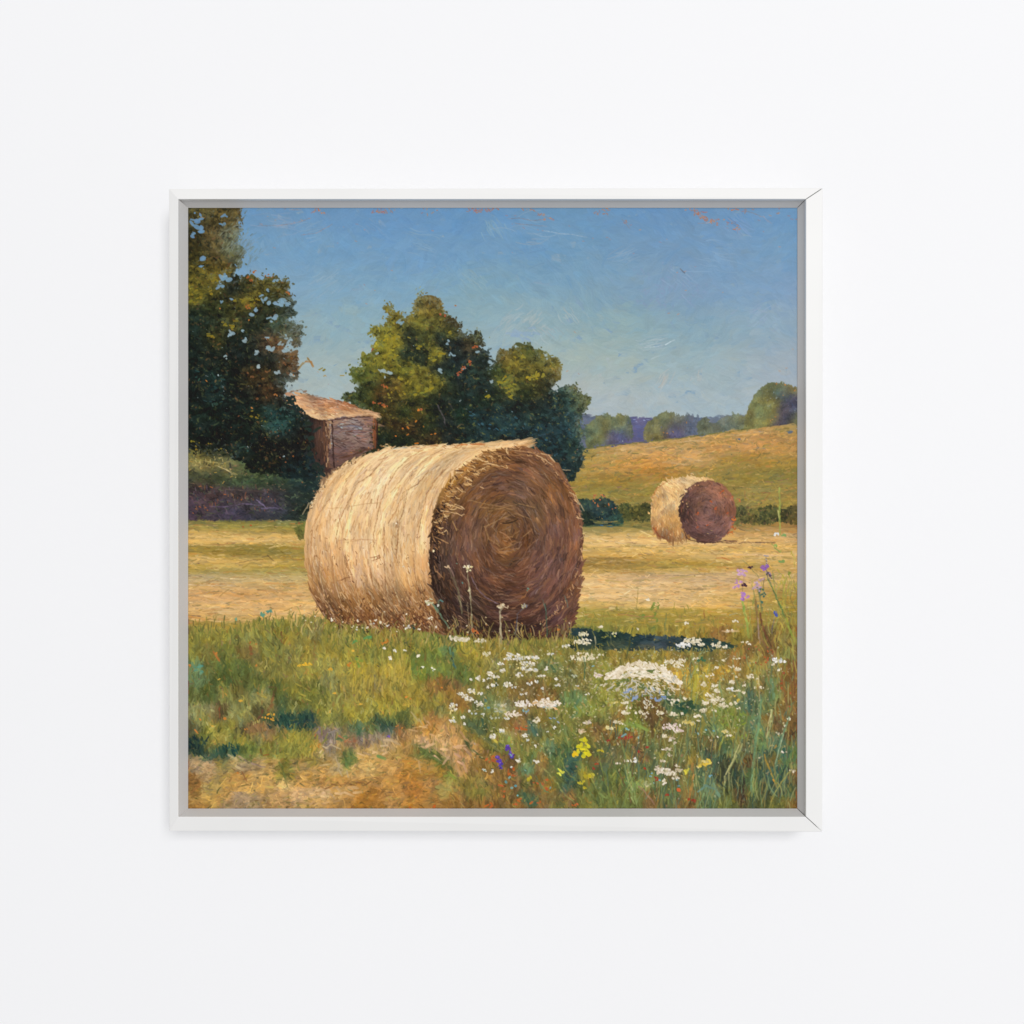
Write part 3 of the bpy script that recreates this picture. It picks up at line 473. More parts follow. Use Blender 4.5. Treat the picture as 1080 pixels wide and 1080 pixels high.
def paint_mid_tree():
    poly = T(1,1080,520,1050,545,1075,570,1040,590,1060,620,1010,640,985,640,950,670,1000,690,975,745,1000,780,960,790,910,800,930,850,880,860,850,870,870,910,900,930,900,960,840,1000,870,1040,900,1060,960,1060,1010,1090)[:-1]
    poly = poly[::-1]
    top = T(2,10,540,60,560,95,600,150,560,170,510,195,470,270,490,290,530,285,565,330,580,385,620,390,660,420,690,450,670,480,690,500,715,470,750,530,770,545,820,540,860,565,850,600,810,595,760,640,765,690,750,740,730,820,765,835,800,900,810,905,850,885,905,855,950,870,985,930,950,985,940,1010,990,1065,1010,1020,1050)
    side = T(5,1035,20,1000,60,1010,130,1040,150,1020,200,1030,290,985,380,940,400,700,300,400,250,-150,260)
    poly = poly+top+side+[(360,500),(366,470),(400,440)]
    pts = P(1,1060,560,'66601f',1050,640,'6c6a24',1000,680,'72702a',1050,720,'6a6820',980,820,'676622',920,810,'5f6524',900,880,'525c24',1000,870,'56561f',900,980,'424d24',960,950,'474c22',1040,820,'72691f',1050,920,'564c1e',1020,980,'60441e',1040,1050,'4c441f',880,1030,'42502e',960,1040,'44481f')
    pts += P(2,30,560,'736324',60,640,'6c6420',20,700,'8a7f24',60,730,'7f7623',20,800,'6e6820',120,660,'37402a',190,520,'6f6836',250,510,'6b5a2c',240,560,'6a5c24',170,610,'6f6c26',130,580,'746a30',
             270,610,'5a5824',330,620,'4c4020',370,640,'46402a',340,660,'54581f',200,680,'454a24',230,720,'59561e',150,720,'333c28',110,760,'2c3828',300,700,'26342e',360,730,'222e2e',200,790,'2a3828',270,790,'787022',300,840,'23302e',350,790,'283836',
             100,860,'5c5c1e',180,880,'625c1f',60,940,'5f4c1c',130,960,'67601e',210,960,'777022',280,920,'6a6420',230,1000,'323c22',60,1010,'4f4620',150,1040,'40461f',330,880,'283c30',400,900,'26363a',330,960,'33402a',300,1040,'252f26',
             440,740,'4a3e2a',470,700,'44482c',430,790,'33403a',520,800,'27352e',500,840,'25342c',470,900,'2a4036',540,940,'26383a',450,960,'22342f',400,1020,'21322a',520,1020,'263a2a',
             590,870,'3c4a24',640,790,'625626',700,780,'59551f',760,750,'4c5424',800,790,'5c5c2a',660,840,'62581e',740,840,'5c5622',800,860,'5c551f',870,830,'67602a',880,880,'6a5e2c',620,920,'5b5f26',660,960,'6c6a2a',720,920,'4c4c20',790,910,'574f1c',840,900,'3a3c22',600,980,'2e3c26',720,980,'33401f',800,970,'454622',
             680,1030,'23322c',780,1040,'24302a',860,1020,'22302e',900,1000,'24403a',940,970,'345048',980,960,'5a5c3a',960,1020,'2c4a44',1040,1010,'565c34',1000,1040,'46523a')
    pts += P(5,30,40,'54481f',100,50,'3a441f',180,40,'5a4c1e',240,60,'38401f',320,80,'2c3630',60,120,'55401e',140,130,'4f3c1e',220,130,'2f3a22',30,170,'28321f',250,180,'4c3c20',100,190,'2a341f',340,170,'26302a',
             400,60,'26402c',480,80,'24404a',560,60,'25404a',650,60,'28424a',760,60,'2c4a50',860,60,'2b4a52',950,60,'2e4a4a',420,150,'21342f',520,160,'24404a',640,150,'264a58',760,160,'223f4c',860,150,'28485a',960,140,'284858',1020,130,'4a5a48',
             800,230,'1f3a46',900,240,'254450',980,220,'2c4c50',860,310,'263a42',950,320,'25404c',1000,280,'2c4642',960,370,'223a44',700,210,'20323a',600,200,'263638')
    pts = [(x, y, c if c[2] <= c[1] else c*np.array([1., .98, .86])) for x, y, c in pts]
    pts = [(x, y, c*(.80 if c.mean() < .26 else 1.)) for x, y, c in pts]
    holes = [(T(2,330,715)[0],4),(T(2,290,860)[0],4),(T(2,555,918)[0],3.4),(T(2,355,780)[0],4),(T(2,20,870)[0],4.5),(T(2,90,610)[0],6),(T(2,110,575)[0],4),(T(2,550,815)[0],5),(T(1,1030,870)[0],5),(T(1,1010,865)[0],3),(T(2,480,770)[0],3),(T(2,410,850)[0],2.5),(T(1,970,700)[0],4),(T(1,985,770)[0],3)]
    crown(poly, holes, pts, SKY, edge=2.6, cover=2.6, L=4.2, W=2.1, sig=(8,7), mix=[('1c2a26',.10),('7c7428',.05),('6a4a24',.03)], seed=61)
    # lit clumps
    dabs(T(2,230,790,260,800,290,790,300,770,255,815,280,770,215,960,190,970,230,970,240,955,160,980,170,740,190,735,600,930,640,950,660,940,640,970,660,990,620,910,680,930,640,900,340,665,540,1000), '877d24', 4, 1.8, ang=-.3, aj=.4, n=2, spread=1.5)
    dabs(T(2,20,690,40,710,20,730,60,740,30,760,10,720,50,690,770,880,790,890,780,905,820,880,740,900,720,790,60,780,120,920,90,900), '8e8226', 3.6, 1.8, ang=-.5, aj=.6, n=3, spread=2.2)
    dabs(T(2,100,990,50,1010,190,860,230,930,310,930,30,970,60,840,20,590,130,690,670,790,640,840,850,830,880,840)+T(1,1000,650,1010,700,960,830,930,830,1060,690,1050,760,920,880), '7f7628', 3, 1.5, n=2, spread=2)
    dabs(T(2,470,745,475,735,440,810,445,820,450,830,410,850,400,860,385,870,420,845,380,885,0,1040,5,1050,185,1065,310,580,290,575)+T(1,970,755,1025,940,1030,945,980,1030,1010,1030,1030,1040), 'a0522e', 2.4, 1.4, n=2, spread=1)
    dabs(T(2,180,1070,175,1065)+T(5,180,35,175,40,125,125,60,165,120,155,260,155,210,120,245,165,90,130,170,95,165,210,0,20), 'bc6c28', 2.2, 1.4, n=1, spread=.8)
    line(T(2,210,300,212,301), .1, '7c7428', 0)
    dabs(T(5,780,150,800,170,830,160,900,90,940,170,960,150,700,90,620,140,850,200,900,260,740,120,460,70,500,100,450,50,580,140,550,120,960,90), '305260', 3, 1.2, aj=.6, n=2, spread=3)
    dabs(T(5,880,300,900,310,870,320,990,260,1000,240,930,290), '6a4e3c', 2, 1)
    line(T(5,275,10,290,40,310,80,320,120), 1.6, '5a5056', .8); line(T(5,340,0,350,30), 1.2, '4a3c40', .8); line(T(5,360,40,370,90,365,140), 1., '33403a', .7)
    dabs(T(2,165,440,185,430,190,450,170,470,200,460), '8a9a80', 4, .9, ang=-.9, aj=.5)
    line(T(2,480,640,485,680,470,700), .9, '6a7250', .8); dabs(T(2,480,640,495,660,545,690,430,650,440,680), '7a8060', 2, .9)
def ell(cx, cy, rx, ry, a0, a1, n):
    return [(cx+rx*math.cos(a0+(a1-a0)*k/n), cy+ry*math.sin(a0+(a1-a0)*k/n)) for k in range(n+1)]
def paint_small_bale():
    side = T(6,315,600,318,540,330,480,360,430,420,400,530,382,640,395,600,410,520,450,480,500,470,560,480,640,520,705,430,712,350,690,325,650)
    sp = P(6,340,480,'c89a5c',400,430,'d8b078',480,410,'e4c08a',560,400,'dcb880',620,398,'c8a068',350,560,'d0a468',420,520,'deb880',450,480,'dcb478',370,630,'c49254',440,600,'d09c58',340,660,'a06838',400,690,'8a5a34',470,690,'b07c44',460,650,'c08c4c',500,700,'8a5a30')
    region(side, sp, 3.4, 6, 1.8, lambda x, y: 1.5-1.1*np.clip((530-y)/22, 0, 1), sig=(7,7), aj=.25, val=.05, rough=.8)
    region(side, sp, 2.2, 4, 1., lambda x, y: 1.5-1.1*np.clip((530-y)/22, 0, 1), sig=(7,7), aj=.3, val=.11, rough=1.2, mix=[('f0d4a0',.12),('a87048',.15),('a8a08c',.07)])
    face = ell(746, 539.5, 29.4, 32.4, 0, 2*math.pi, 40)
    fp = P(6,520,470,'4c3230',560,430,'6a4840',640,420,'7c5246',700,460,'7a4e40',490,560,'3a2624',560,520,'64463f',610,560,'6c4a48',680,520,'745048',730,540,'7c4c3c',520,640,'54383a',600,640,'664648',680,640,'6c4c50',720,620,'6c4844',600,700,'4c3230',660,700,'5a4042')
    fp = [(x, y, np.clip(c*np.array([1.12, 1.10, .99])+.01, 0, 1)) for x, y, c in fp]
    def fa(x, y): return np.arctan2((y-539.5)/1.1, x-746)+1.57
    region(face, fp, 3.2, 6, 1.8, fa, sig=(7,7), aj=.3, val=.06, rough=.8)
    region(face, fp, 2., 4, 1., fa, sig=(7,7), aj=.35, val=.13, rough=1.1, mix=[('8a6a68',.15),('3e2624',.15),('94563c',.1)])
    dabs(T(6,625,505,650,540,560,570,555,575,715,570,610,630,560,640,680,460,690,455,745,590,735,640,720,670,740,480,750,600,650,545,628,508), 'a8502e', 2, 1.3, n=2, spread=.7)
    dabs(T(6,500,520,505,535,480,510,525,440,545,425,560,425,490,470,470,620), 'c4966a', 1.8, 1.1)
    line(T(6,480,640,500,700,560,718,640,722,700,712), 1.2, '4a2c24', .9); line(T(6,335,650,350,685,400,705), 1.6, '7c4026', .8); line(T(6,325,490,345,440,400,405), 1.2, 'b0642e', .6)
    dabs(T(6,330,480,325,500,310,565,300,570,520,378,525,365,600,388,410,400,430,390), 'd8b078', 2, 1, n=2, spread=.8)
    dabs(T(6,735,620,745,600,735,640,750,650,740,670,335,660,340,650), 'b8642e', 2.6, 1.3, n=2, spread=.8)
FCX, FCY = 534.0, 571.0
def paint_big_bale():
    side = T(5,0,240,150,227,350,216,600,203,735,193,742,232,640,240,560,252,480,290,400,345,340,400,300,450,270,530,250,600,240,700,238,800,245,900,262,1000,290,1120)+[(470,664),(455,672),(400,667),(362,662),(346,655)]+T(4,690,1060,650,950,630,860,625,780,626,640,650,540,690,470,740,400,800,335,900,290,1000,258)
    sp = [(x, y, hexc(h)) for x, y, h in [
        (360,495,'d0a876'),(350,515,'d2a878'),(340,530,'d8ac78'),(334,550,'cc9c68'),(330,580,'b98a58'),(330,610,'a0703e'),(338,635,'8a5a34'),(348,652,'6f4426'),
        (380,488,'dcb684'),(375,510,'e0ba8a'),(365,535,'e2bb88'),(358,560,'dbb07e'),(355,590,'c69663'),(356,615,'ac7a48'),(362,640,'93602f'),(372,658,'7c4c28'),
        (410,480,'e3c090'),(400,500,'e6c294'),(392,525,'e8c496'),(386,550,'e4bd8c'),(382,580,'dcb283'),(382,605,'cfa478'),(384,625,'9a6a38'),(395,650,'8a5830'),
        (440,474,'e0bb86'),(430,495,'e4bf90'),(420,520,'e6c08e'),(414,550,'e0b880'),(410,580,'dcb078'),(410,605,'cda070'),(412,630,'a87848'),(420,655,'7c4e2c'),
        (480,471,'dcb47c'),(462,488,'deb884'),(445,515,'e3bb80'),(436,545,'dfb47c'),(432,575,'dcb078'),(430,605,'d0a064'),(434,635,'b4804e'),(445,660,'7c4828'),
        (520,469,'d2a870'),(548,467,'c89c6a'),(500,478,'d4aa74'),(480,492,'d8ae78'),(463,512,'d8ac74'),(452,540,'d6a878'),(447,570,'d8ac7c'),(446,600,'c89460'),(450,630,'aa7440'),(462,655,'7e4a2a')]]
    sp = [(x, y, np.clip(c*1.03+(hexc('ffd8a2')-c)*(.36 if y < 590 else .0 if y > 622 else .10), 0, .97)) for x, y, c in sp]
    sp = [(x, y, c*(.80 if y > 625 else 1)) for x, y, c in sp]
    def xf(y): return 533-77*np.sqrt(np.clip(1-((y-572)/101.)**2, 0, 1))
    def stn(x, y):
        q = x-xf(y)
        return nz(95, q, y, 4.5, 70, 3)*1.5+.5*nz(96, q, y, 14, 40, 2)
    def sa(x, y):     # streaks run round the barrel, parallel to the rim of the face
        a = 1.5708-np.clip(np.arctan((xf(y+2)-xf(y-2))/4.), -1.25, .6)
        return np.where(y < 477, -.25+0*y, a)
    region(side, sp, 3., 16, 3., sa, sig=(13,14), aj=.06, val=.035, hue=.01, curve=.05, rough=.8, tone=stn, ta=.085)
    streakmix = [('fcdca8',.16),('a8743f',.12),('c8a890',.06),('e8b468',.08)]
    region(side, sp, 2.4, 15, 1.5, sa, sig=(12,13), aj=.07, val=.05, tone=stn, ta=.16, mixamt=.3, hue=.018, curve=.06, rough=1., mix=streakmix)
    region(side, sp, .8, 9, .9, sa, sig=(12,13), aj=.16, val=.07, tone=stn, ta=.14, mixamt=.4, hue=.02, curve=.1, rough=1.6, mix=[('fae8c8',.16),('8e5c34',.18),('d8c4b0',.06)], hh=1.8)
    for k in range(1100):   # broken flecks of straw lying along the turn of the bale
        x = rng.uniform(322, 540); y = rng.uniform(472, 664)
        if not inpoly(np.array([x]), np.array([y]), side)[0]: continue
        li = 'fde2b4' if y < 600 and rng.random() < .8 else 'e8c08c'
        c = hexc([li, 'b0804e', '946238', 'c89c84', li, 'dca868'][rng.integers(6)])
        stroke(x, y, float(sa(np.array(x), np.array(y)))+rng.normal(0, .22), rng.uniform(2.5, 9), rng.uniform(.6, 1.3), c, 0, rng.uniform(.3, .65), .1, 2.)
    # darker grooves that follow the barrel
    gro = [T(5,230,350,170,420,120,450,100,560,70,620,70,720,62,800), T(5,330,330,260,400,220,470,190,600,170,700), T(5,90,480,60,560,20,620), T(5,110,440,95,560), T(5,80,600,60,780,75,860), T(4,1040,420,1000,560,975,680,980,760), T(4,880,440,800,600,780,700),
           T(4,760,480,700,560,660,640,650,720), T(4,1030,640,1030,800,1040,1000), T(4,830,790,850,860,870,920), T(4,960,860,970,940), T(4,1000,480,990,540), T(4,1020,300,960,370,900,410), T(4,940,290,880,340,840,390), T(5,200,240,120,290,60,350,20,420), T(5,300,240,240,270,180,320),
           T(5,150,800,160,900,180,1000,200,1080), T(5,20,900,60,1000,80,1080), T(5,110,860,130,960,150,1060), T(4,700,760,690,900,720,1010), T(4,760,800,770,930,800,1040), T(4,900,840,880,960,900,1060), T(5,0,1000,20,1080), T(4,660,660,650,760,660,850)]
    for g in gro:
        line(g, .9, ['a06c40','946038','b07c4c','845430'][rng.integers(4)], .7, .12); line([(x+1.6, y+.6) for x, y in g], .8, 'f0d0a0', .4, .05)
    for k in range(420):   # dirt and stubble low on the curve
        x = rng.uniform(333, 455); y = 660-abs(rng.normal(0, 16)); 
        if y < 600+ (10 if x < 350 else 0): continue
        stroke(x, y, rng.normal(1.3, .7), rng.uniform(1.5, 5), rng.uniform(.7, 1.5), hexc(['5a3420','7a4a2a','4a2c1e','a06c3c','b8804a','6a3c22','d8a870'][rng.integers(7)]), 0, .8, .1, 1.6)
    for k in range(70):
        x, y = rng.uniform(330, 450), rng.uniform(560, 630)
        stroke(x, y, rng.normal(1.3, .8), rng.uniform(1.5, 4), rng.uniform(.6, 1.1), hexc(['8a5a34','6a4028','a06c40'][rng.integers(3)]), 0, .7, .1, 1.6)
    line(T(4,740,545,830,540,920,522,1010,515), .9, 'b88a58', .6); line(T(4,800,710,900,705,990,708), .9, 'b88458', .6); line(T(4,820,720,900,712), 1., 'c0905c', .6)
    line(T(4,960,800,1000,790,1010,800,970,815), 1., '8a5430', .8); line(T(4,825,790,840,850,850,880), 1.4, '8a5a34', .8); line(T(4,790,920,850,900), 1.1, '8a5430', .8)
    for k in range(14): stroke(rng.normal(380,4), rng.normal(603,8), rng.normal(1.6,.3), 7, 2, hexc('d2ac88'), 0, .7)
    # end face with its spiral of straw
    face = T(5,560,250,640,236,740,228,850,262,930,370,1000,500,1026,620,1018,780,1026,880,1000,1050,990,1110)+[(598,672),(560,674),(500,674),(474,670)]+T(5,290,1120,262,1000,245,900,238,800,240,700,250,600,270,530,300,450,340,400,400,345,480,290)
    fp = P(5,560,280,'7a5430',640,260,'7a5236',740,260,'6c4834',840,300,'6a4838',420,350,'8a6438',480,330,'80582f',540,320,'8a623a',620,310,'6c4630',700,320,'5c3c30',780,330,'664638',880,380,'6a4834',
             360,410,'84602f',430,400,'6c4828',500,390,'5a3a2c',600,380,'553830',700,380,'5c4038',780,400,'6c4c42',840,430,'60422f',920,450,'6e4a34',
             310,480,'7c5a34',380,470,'75502c',460,460,'5f3e2a',560,450,'5c3c2e',640,440,'60443a',720,450,'6c5048',800,480,'5c4032',880,500,'6e4a36',950,510,'744c34',
             290,550,'5a3e24',350,550,'70502e',420,550,'563628',500,540,'6a4c32',560,540,'5c4028',640,550,'5f4430',720,540,'634a40',800,560,'5c4434',880,580,'604238',960,600,'684438',
             280,640,'3c281e',340,640,'4a3430',400,630,'5c3f38',480,620,'664840',560,620,'604230',640,630,'6a4a2e',720,620,'5a3c2c',800,640,'5f4434',880,660,'5c4040',960,700,'664440',
             275,740,'332420',330,740,'4a3a3a',400,720,'5e4240',480,700,'684c44',560,700,'664530',650,700,'5c3c28',740,690,'5c3a2a',830,720,'583c38',920,750,'5f4244',990,760,'6a4638',
             270,840,'32231f',320,840,'3e2e2c',390,820,'54393a',460,800,'5f3f34',540,790,'5c3a2a',640,780,'64432c',720,800,'5a3a30',800,820,'5c4044',880,840,'5c4248',980,860,'6a4440',
             280,940,'2f211e',340,940,'3a2a28',420,920,'4c3230',500,920,'50342e',600,900,'54352a',700,900,'58382f',800,920,'5a3e44',900,920,'583c40',990,950,'6c4634',
             300,1040,'33241f',380,1040,'38282a',460,1020,'42302e',540,1020,'462e2a',640,1020,'4c302a',740,1020,'4f3430',860,1020,'563a3c',960,1040,'5c3c34')+P(8,300,60,'2e201d',450,60,'33241f',600,60,'40292a',750,60,'442c2c',900,60,'4c3238',980,60,'583a38',300,150,'3c2a1c',500,150,'33241e',700,150,'33201e',850,150,'3c2628')
    fp = [(x, y, np.clip(c*np.array([1.13, 1.08, .88])+.004, 0, 1)) for x, y, c in fp]
    cx, cy = T(5,645,660)[0]
    def fa(x, y):
        k = np.clip(np.hypot((y-cy)/1.22, x-cx)/72, 0, 1)
        ax = x-(cx+(534-cx)*k); ay = y-(cy+(572-cy)*k)
        return np.arctan2(ax*1.27, -ay/1.27)+.08*(1-k)+.34*nz(98, x, y, 22, 22, 2)*(1-.6*k)
    def rtn(x, y):
        r = np.hypot((y-cy)/1.22, x-cx); a = np.arctan2((y-cy)/1.22, x-cx)
        return nz(97, r+3*a, a*40+200, 3.6, 26, 3)*1.2+nz(99, x, y, 9, 9, 2)*.9
    region(face, fp, 3., 13, 2.8, fa, sig=(9,9), aj=.14, val=.05, tone=rtn, ta=.12, hue=.012, curve=-.12, rough=.7)
    region(face, fp, 2.4, 12, 1.8, fa, sig=(9,9), aj=.11, val=.09, tone=rtn, ta=.22, mixamt=.4, hue=.02, curve=-.12, rough=1., mix=[('8a6a62',.12),('3a2420',.16),('94623a',.10),('6e5248',.08)])
    region(face, fp, .6, 9, 1., fa, sig=(9,9), aj=.2, val=.12, tone=rtn, ta=.25, mixamt=.4, hue=.025, curve=-.1, rough=1.4, mix=[('a8866c',.14),('2c1c1a',.16),('b07a44',.08),('7c6054',.08)], hh=2.)
    # distinct rings
    for r in (.2,.33,.47,.6,.72,.85):
        for k in range(5):
            a0 = rng.uniform(0, 6.28); a1 = a0+rng.uniform(.4, 1.4)
            n = 7
            ex = [(cx+(FCX+1-cx)*r+78*r*math.cos(a0+(a1-a0)*q/n), cy+(FCY-cy)*r+98*r*math.sin(a0+(a1-a0)*q/n)) for q in range(n+1)]
            ex = [(x+rng.normal(0, 1.3), y+rng.normal(0, 1.3)) for x, y in ex]
            line(ex, rng.uniform(.7, 1.2), ['8a6c5c','4a2e24','9a6c48','7a5f58','3c2620','a08468'][rng.integers(6)], .5, .1)
    for q in [T(5,520,640,600,600,680,570,760,600), T(5,540,560,620,540,700,520,780,540), T(5,590,760,650,740,700,715), T(5,600,740,540,700,520,640), T(5,720,690,745,670,760,655), T(5,610,700,660,690,700,660), T(5,430,500,520,520,620,540,660,550), T(5,500,540,600,545,670,548)]:
        line(q, 1., 'a0784c', .75)
    line(T(5,450,900,480,960,520,1000,590,1040), 1.3, '806a78', .8); line(T(5,720,540,760,600,790,680), 1., '8a7468', .7)
    # frayed straw round the upper left rim
    for k in range(230):
        a = rng.uniform(3.25, 4.75); rr = rng.uniform(.80, 1.0)
        x = 533+77*rr*math.cos(a); y = 572+99*rr*math.sin(a)
        stroke(x, y, rng.normal(.35, .55), rng.uniform(3, 9), rng.uniform(.6, 1.3), hexc(['d8ac70','b88850','8a5c34','e8c48c','5a3a24','4a2c1e','a87440','6a4628'][rng.integers(8)]), rng.normal(0, .25), .85, .1, 2.)
    for k in range(90):
        a = rng.uniform(2.9, 3.6); rr = rng.uniform(.9, 1.0)
        x = 533+77*rr*math.cos(a); y = 572+99*rr*math.sin(a)
        stroke(x, y, rng.normal(1.0, .6), rng.uniform(2, 6), rng.uniform(.7, 1.4), hexc(['2c1c18','3a261e','5a3a28','a87848','201614'][rng.integers(5)]), 0, .85, .1, 2.)
    for q, c in [(T(5,480,290,520,300,560,320,600,325),'e0b880'),(T(5,420,300,480,280,520,290),'d8b078'),(T(5,310,520,350,530,400,545),'dcb47c'),(T(5,300,555,350,565,400,580,415,575),'e4bc86'),(T(5,370,525,400,535,412,545),'e8c694'),(T(5,280,600,300,590,340,570),'b08850'),
                 (T(5,270,690,300,710,325,722),'b88a58'),(T(5,400,440,405,455,420,460),'e0b880'),(T(5,380,440,400,455),'d8b078'),(T(5,430,330,480,350,500,345),'c89a60'),(T(5,520,270,600,262,680,270,760,265),'9a6c42'),(T(5,640,240,720,250,800,262),'b88a5c'),
                 (T(5,500,435,515,440),'d8b080'),(T(5,255,845,270,870,300,900),'a87a50'),(T(5,355,620,375,650,385,655),'b08850'),(T(5,330,455,370,445),'caa068'),(T(5,250,760,262,765),'e0c090'),(T(5,470,475,500,480),'8a5c38')]:
        line(q, 1.2, c, .95)
    # ragged rim on the right
    for k in range(190):
        a = rng.uniform(-1.35, 1.1); rr = rng.normal(1., .018)
        x = 536+77*rr*math.cos(a); y = 572+97*rr*math.sin(a)
        stroke(x, y, a+1.57+rng.normal(0, .6), rng.uniform(2, 6), rng.uniform(.6, 1.2), hexc(['9a6c48','6a4432','4a2e24','c89c6c','7a5038','5a3a2c'][rng.integers(6)]), 0, .85, .1, 1.8)
    for q in [T(5,820,262,850,270,880,300), T(5,790,270,830,290,870,320), T(5,925,345,965,345), T(5,960,460,990,480,1010,520), T(5,985,500,1020,530,1035,560), T(5,1000,590,1025,600), T(5,1000,960,1020,958,1020,975), T(5,1015,700,1030,690), T(5,980,470,990,500)]:
        line(q, 1.1, 'dcb888', .95)
    # straw along the top edge
    line(T(5,590,215,650,206,700,208,735,195), 1.6, 'e6c08c'); line(T(5,640,212,720,210,738,200), 1., 'f0d0a0')
    line(T(5,380,216,470,212,520,218), 1.4, 'c0682e', .8); line(T(5,460,212,520,210), 1.2, 'a85a28', .8)
    line(T(5,50,236,120,230,190,232), 1.2, 'a8b4b0', .7); line(T(5,0,245,100,236,200,226,320,216), 1.2, 'efd0a0', .8)
    for k in range(70): stroke(rng.uniform(400,550), 0+rng.normal(470.5,1.3), rng.normal(-.1,.4), rng.uniform(2,6), .8, hexc(['e6c290','c89a64','a8703c','f0d4a8'][rng.integers(4)]), 0, .8)
    for k in range(60):    # stubble on the left shoulder
        f = rng.random(); p = T(4,650,540,720,425,790,342,900,288); i = min(2, int(f*3)); g = f*3-i
        x = p[i][0]*(1-g)+p[i+1][0]*g; y = p[i][1]*(1-g)+p[i+1][1]*g
        stroke(x+rng.normal(0,1), y+rng.normal(0,1), rng.normal(-.7,.6), rng.uniform(2,4.5), .9, hexc(['e0bc8c','8a5c38','c8a06c','f0d8b0','3a2c20'][rng.integers(5)]), 0, .85)
    line(T(4,605,575,630,545,640,515), 1., 'b8a07c'); line(T(4,645,520,655,510,660,520), 1.4, 'e0ccA4'.lower())
def paint_meadow():
    md = [(190,655)]+T(7,20,135,120,150,280,140,380,100,500,95,620,95,720,85,780,120,1080,150)+T(8,0,140,160,150,330,180,600,200,850,200,960,190)+[(606,662),(848,662),(848,862),(190,862)]
    mp = P(7,40,180,'8a8438',150,170,'8e8638',260,170,'86843a',380,130,'8a863a',520,130,'8c8636',620,130,'8e8c44',680,150,'8a8450',560,180,'968636',740,160,'8c8434',830,160,'8a8038',920,190,'8c8a38',1020,180,'8f7c34',
             40,250,'848036',120,260,'80793a',200,270,'6a7034',330,240,'7c6a38',330,190,'848040',450,240,'76783a',560,240,'868042',640,230,'96863a',740,250,'9a8c3a',850,260,'9c8e38',940,250,'858236',1040,260,'8e8838',
             50,340,'5f7c58',60,400,'5a7450',120,340,'5c6434',200,340,'4a5a2a',200,400,'415228',280,360,'525f2c',350,400,'57602e',420,330,'7a7438',500,330,'7a763a',560,370,'867c38',620,380,'908638',560,440,'78742f',650,460,'6f722e',720,330,'8e8640',760,400,'82804a',820,380,'9a8c40',900,360,'ac9838',960,400,'a4903c',1000,420,'8a7a44',1050,360,'aa9638',1050,470,'9a8430',900,440,'a08c3a',
             40,480,'66703a',120,470,'4a5a2c',200,470,'7a7c40',290,460,'5f5a30',340,440,'4f5c30',300,540,'86864c',350,500,'85844e',420,500,'8a8650',440,560,'6a6038',480,470,'47542a',500,520,'3f5030',560,520,'6f6f34',620,500,'6f7230',700,500,'6c7034',780,520,'86803c',850,480,'98883a',900,520,'94863a',
             60,560,'8c8c58',130,570,'8a8560',100,600,'8c8844',180,560,'5a4c34',180,590,'4a4030',250,570,'8a8850',300,600,'7c7c48',370,560,'4f4a2c',440,600,'2a4634',500,600,'264a40',560,620,'254640',620,610,'26443c',650,620,'2c4440',720,580,'8a8838',740,610,'8c8a40',800,600,'707038',850,570,'98903a',940,570,'9c923a',1040,560,'a0943a',1060,620,'2c4a3a',1000,620,'345040',1060,650,'2e4a44',
             40,650,'5c5c40',150,650,'8c8638',220,640,'928a36',100,690,'60682f',180,700,'9a8c40',300,650,'4a4a34',330,660,'7c5a40',400,655,'9a6c4c',450,680,'8a6a4c',390,690,'85804c',300,700,'8a8034',250,720,'74783a',480,700,'84803c',560,700,'968c38',640,700,'7c7c34',680,740,'b08a38',700,690,'8a7070',760,680,'8e7c7c',740,740,'8c7876',820,690,'7c7450',860,710,'8c6c5c',900,660,'4a6450',930,710,'8a7474',960,650,'54663c',1000,700,'8f7c74',1050,690,'7c6a50',
             40,740,'263c34',80,760,'203a38',110,790,'28443c',140,740,'7a7838',180,770,'244a44',220,790,'224440',270,760,'3a5834',330,760,'708038',330,800,'6a7438',420,760,'7c7a34',480,760,'8c8c3e',560,760,'8c8638',630,760,'86823a',700,780,'b8a070',760,780,'8f7a64',660,810,'8a7c3c',720,820,'9a7a40',800,770,'a88c58',850,800,'587040',920,780,'c89c5c',1000,760,'c8a064',1050,740,'c8a678')
    mp += P(7,60,840,'98806e',130,850,'9a8070',100,890,'a08468',190,840,'6a6840',190,880,'8c7a48',250,820,'b8a070',300,850,'8c7c70',360,840,'9a7e58',300,900,'a8783c',380,900,'c89c58',440,850,'a88448',520,860,'6c6c34',520,900,'787438',600,850,'a0824c',640,900,'b08848',700,870,'b88c50',800,860,'b09464',840,840,'5a7038',880,880,'c09458',960,870,'c8a05c',1040,850,'bc8c4c',
              40,960,'8a5428',50,930,'7c4424',120,970,'8c7c48',180,950,'a88c48',240,930,'b48440',340,940,'c49a54',420,930,'c09450',520,940,'c8a45c',600,930,'b8823c',700,930,'b07a3c',800,940,'bc8038',900,950,'a87030',1000,930,'a87034',1060,930,'b07c38',
              60,1020,'a87c3c',120,1010,'a8843c',200,1000,'b8884a',280,1020,'8f7a70',350,1040,'8a7464',240,1050,'957c68',430,1030,'a0805c',500,1020,'a87e54',600,990,'cfa26a',700,985,'d4a870',800,980,'c89c60',680,1020,'c0904e',780,1010,'c8985c',860,1010,'b47c40',900,1030,'a06828',980,1000,'a06a30',1050,1020,'a4703a',60,1060,'9c6c34',450,1060,'a07848',640,1055,'a88854',800,1055,'a87438',1000,1060,'a06c30')
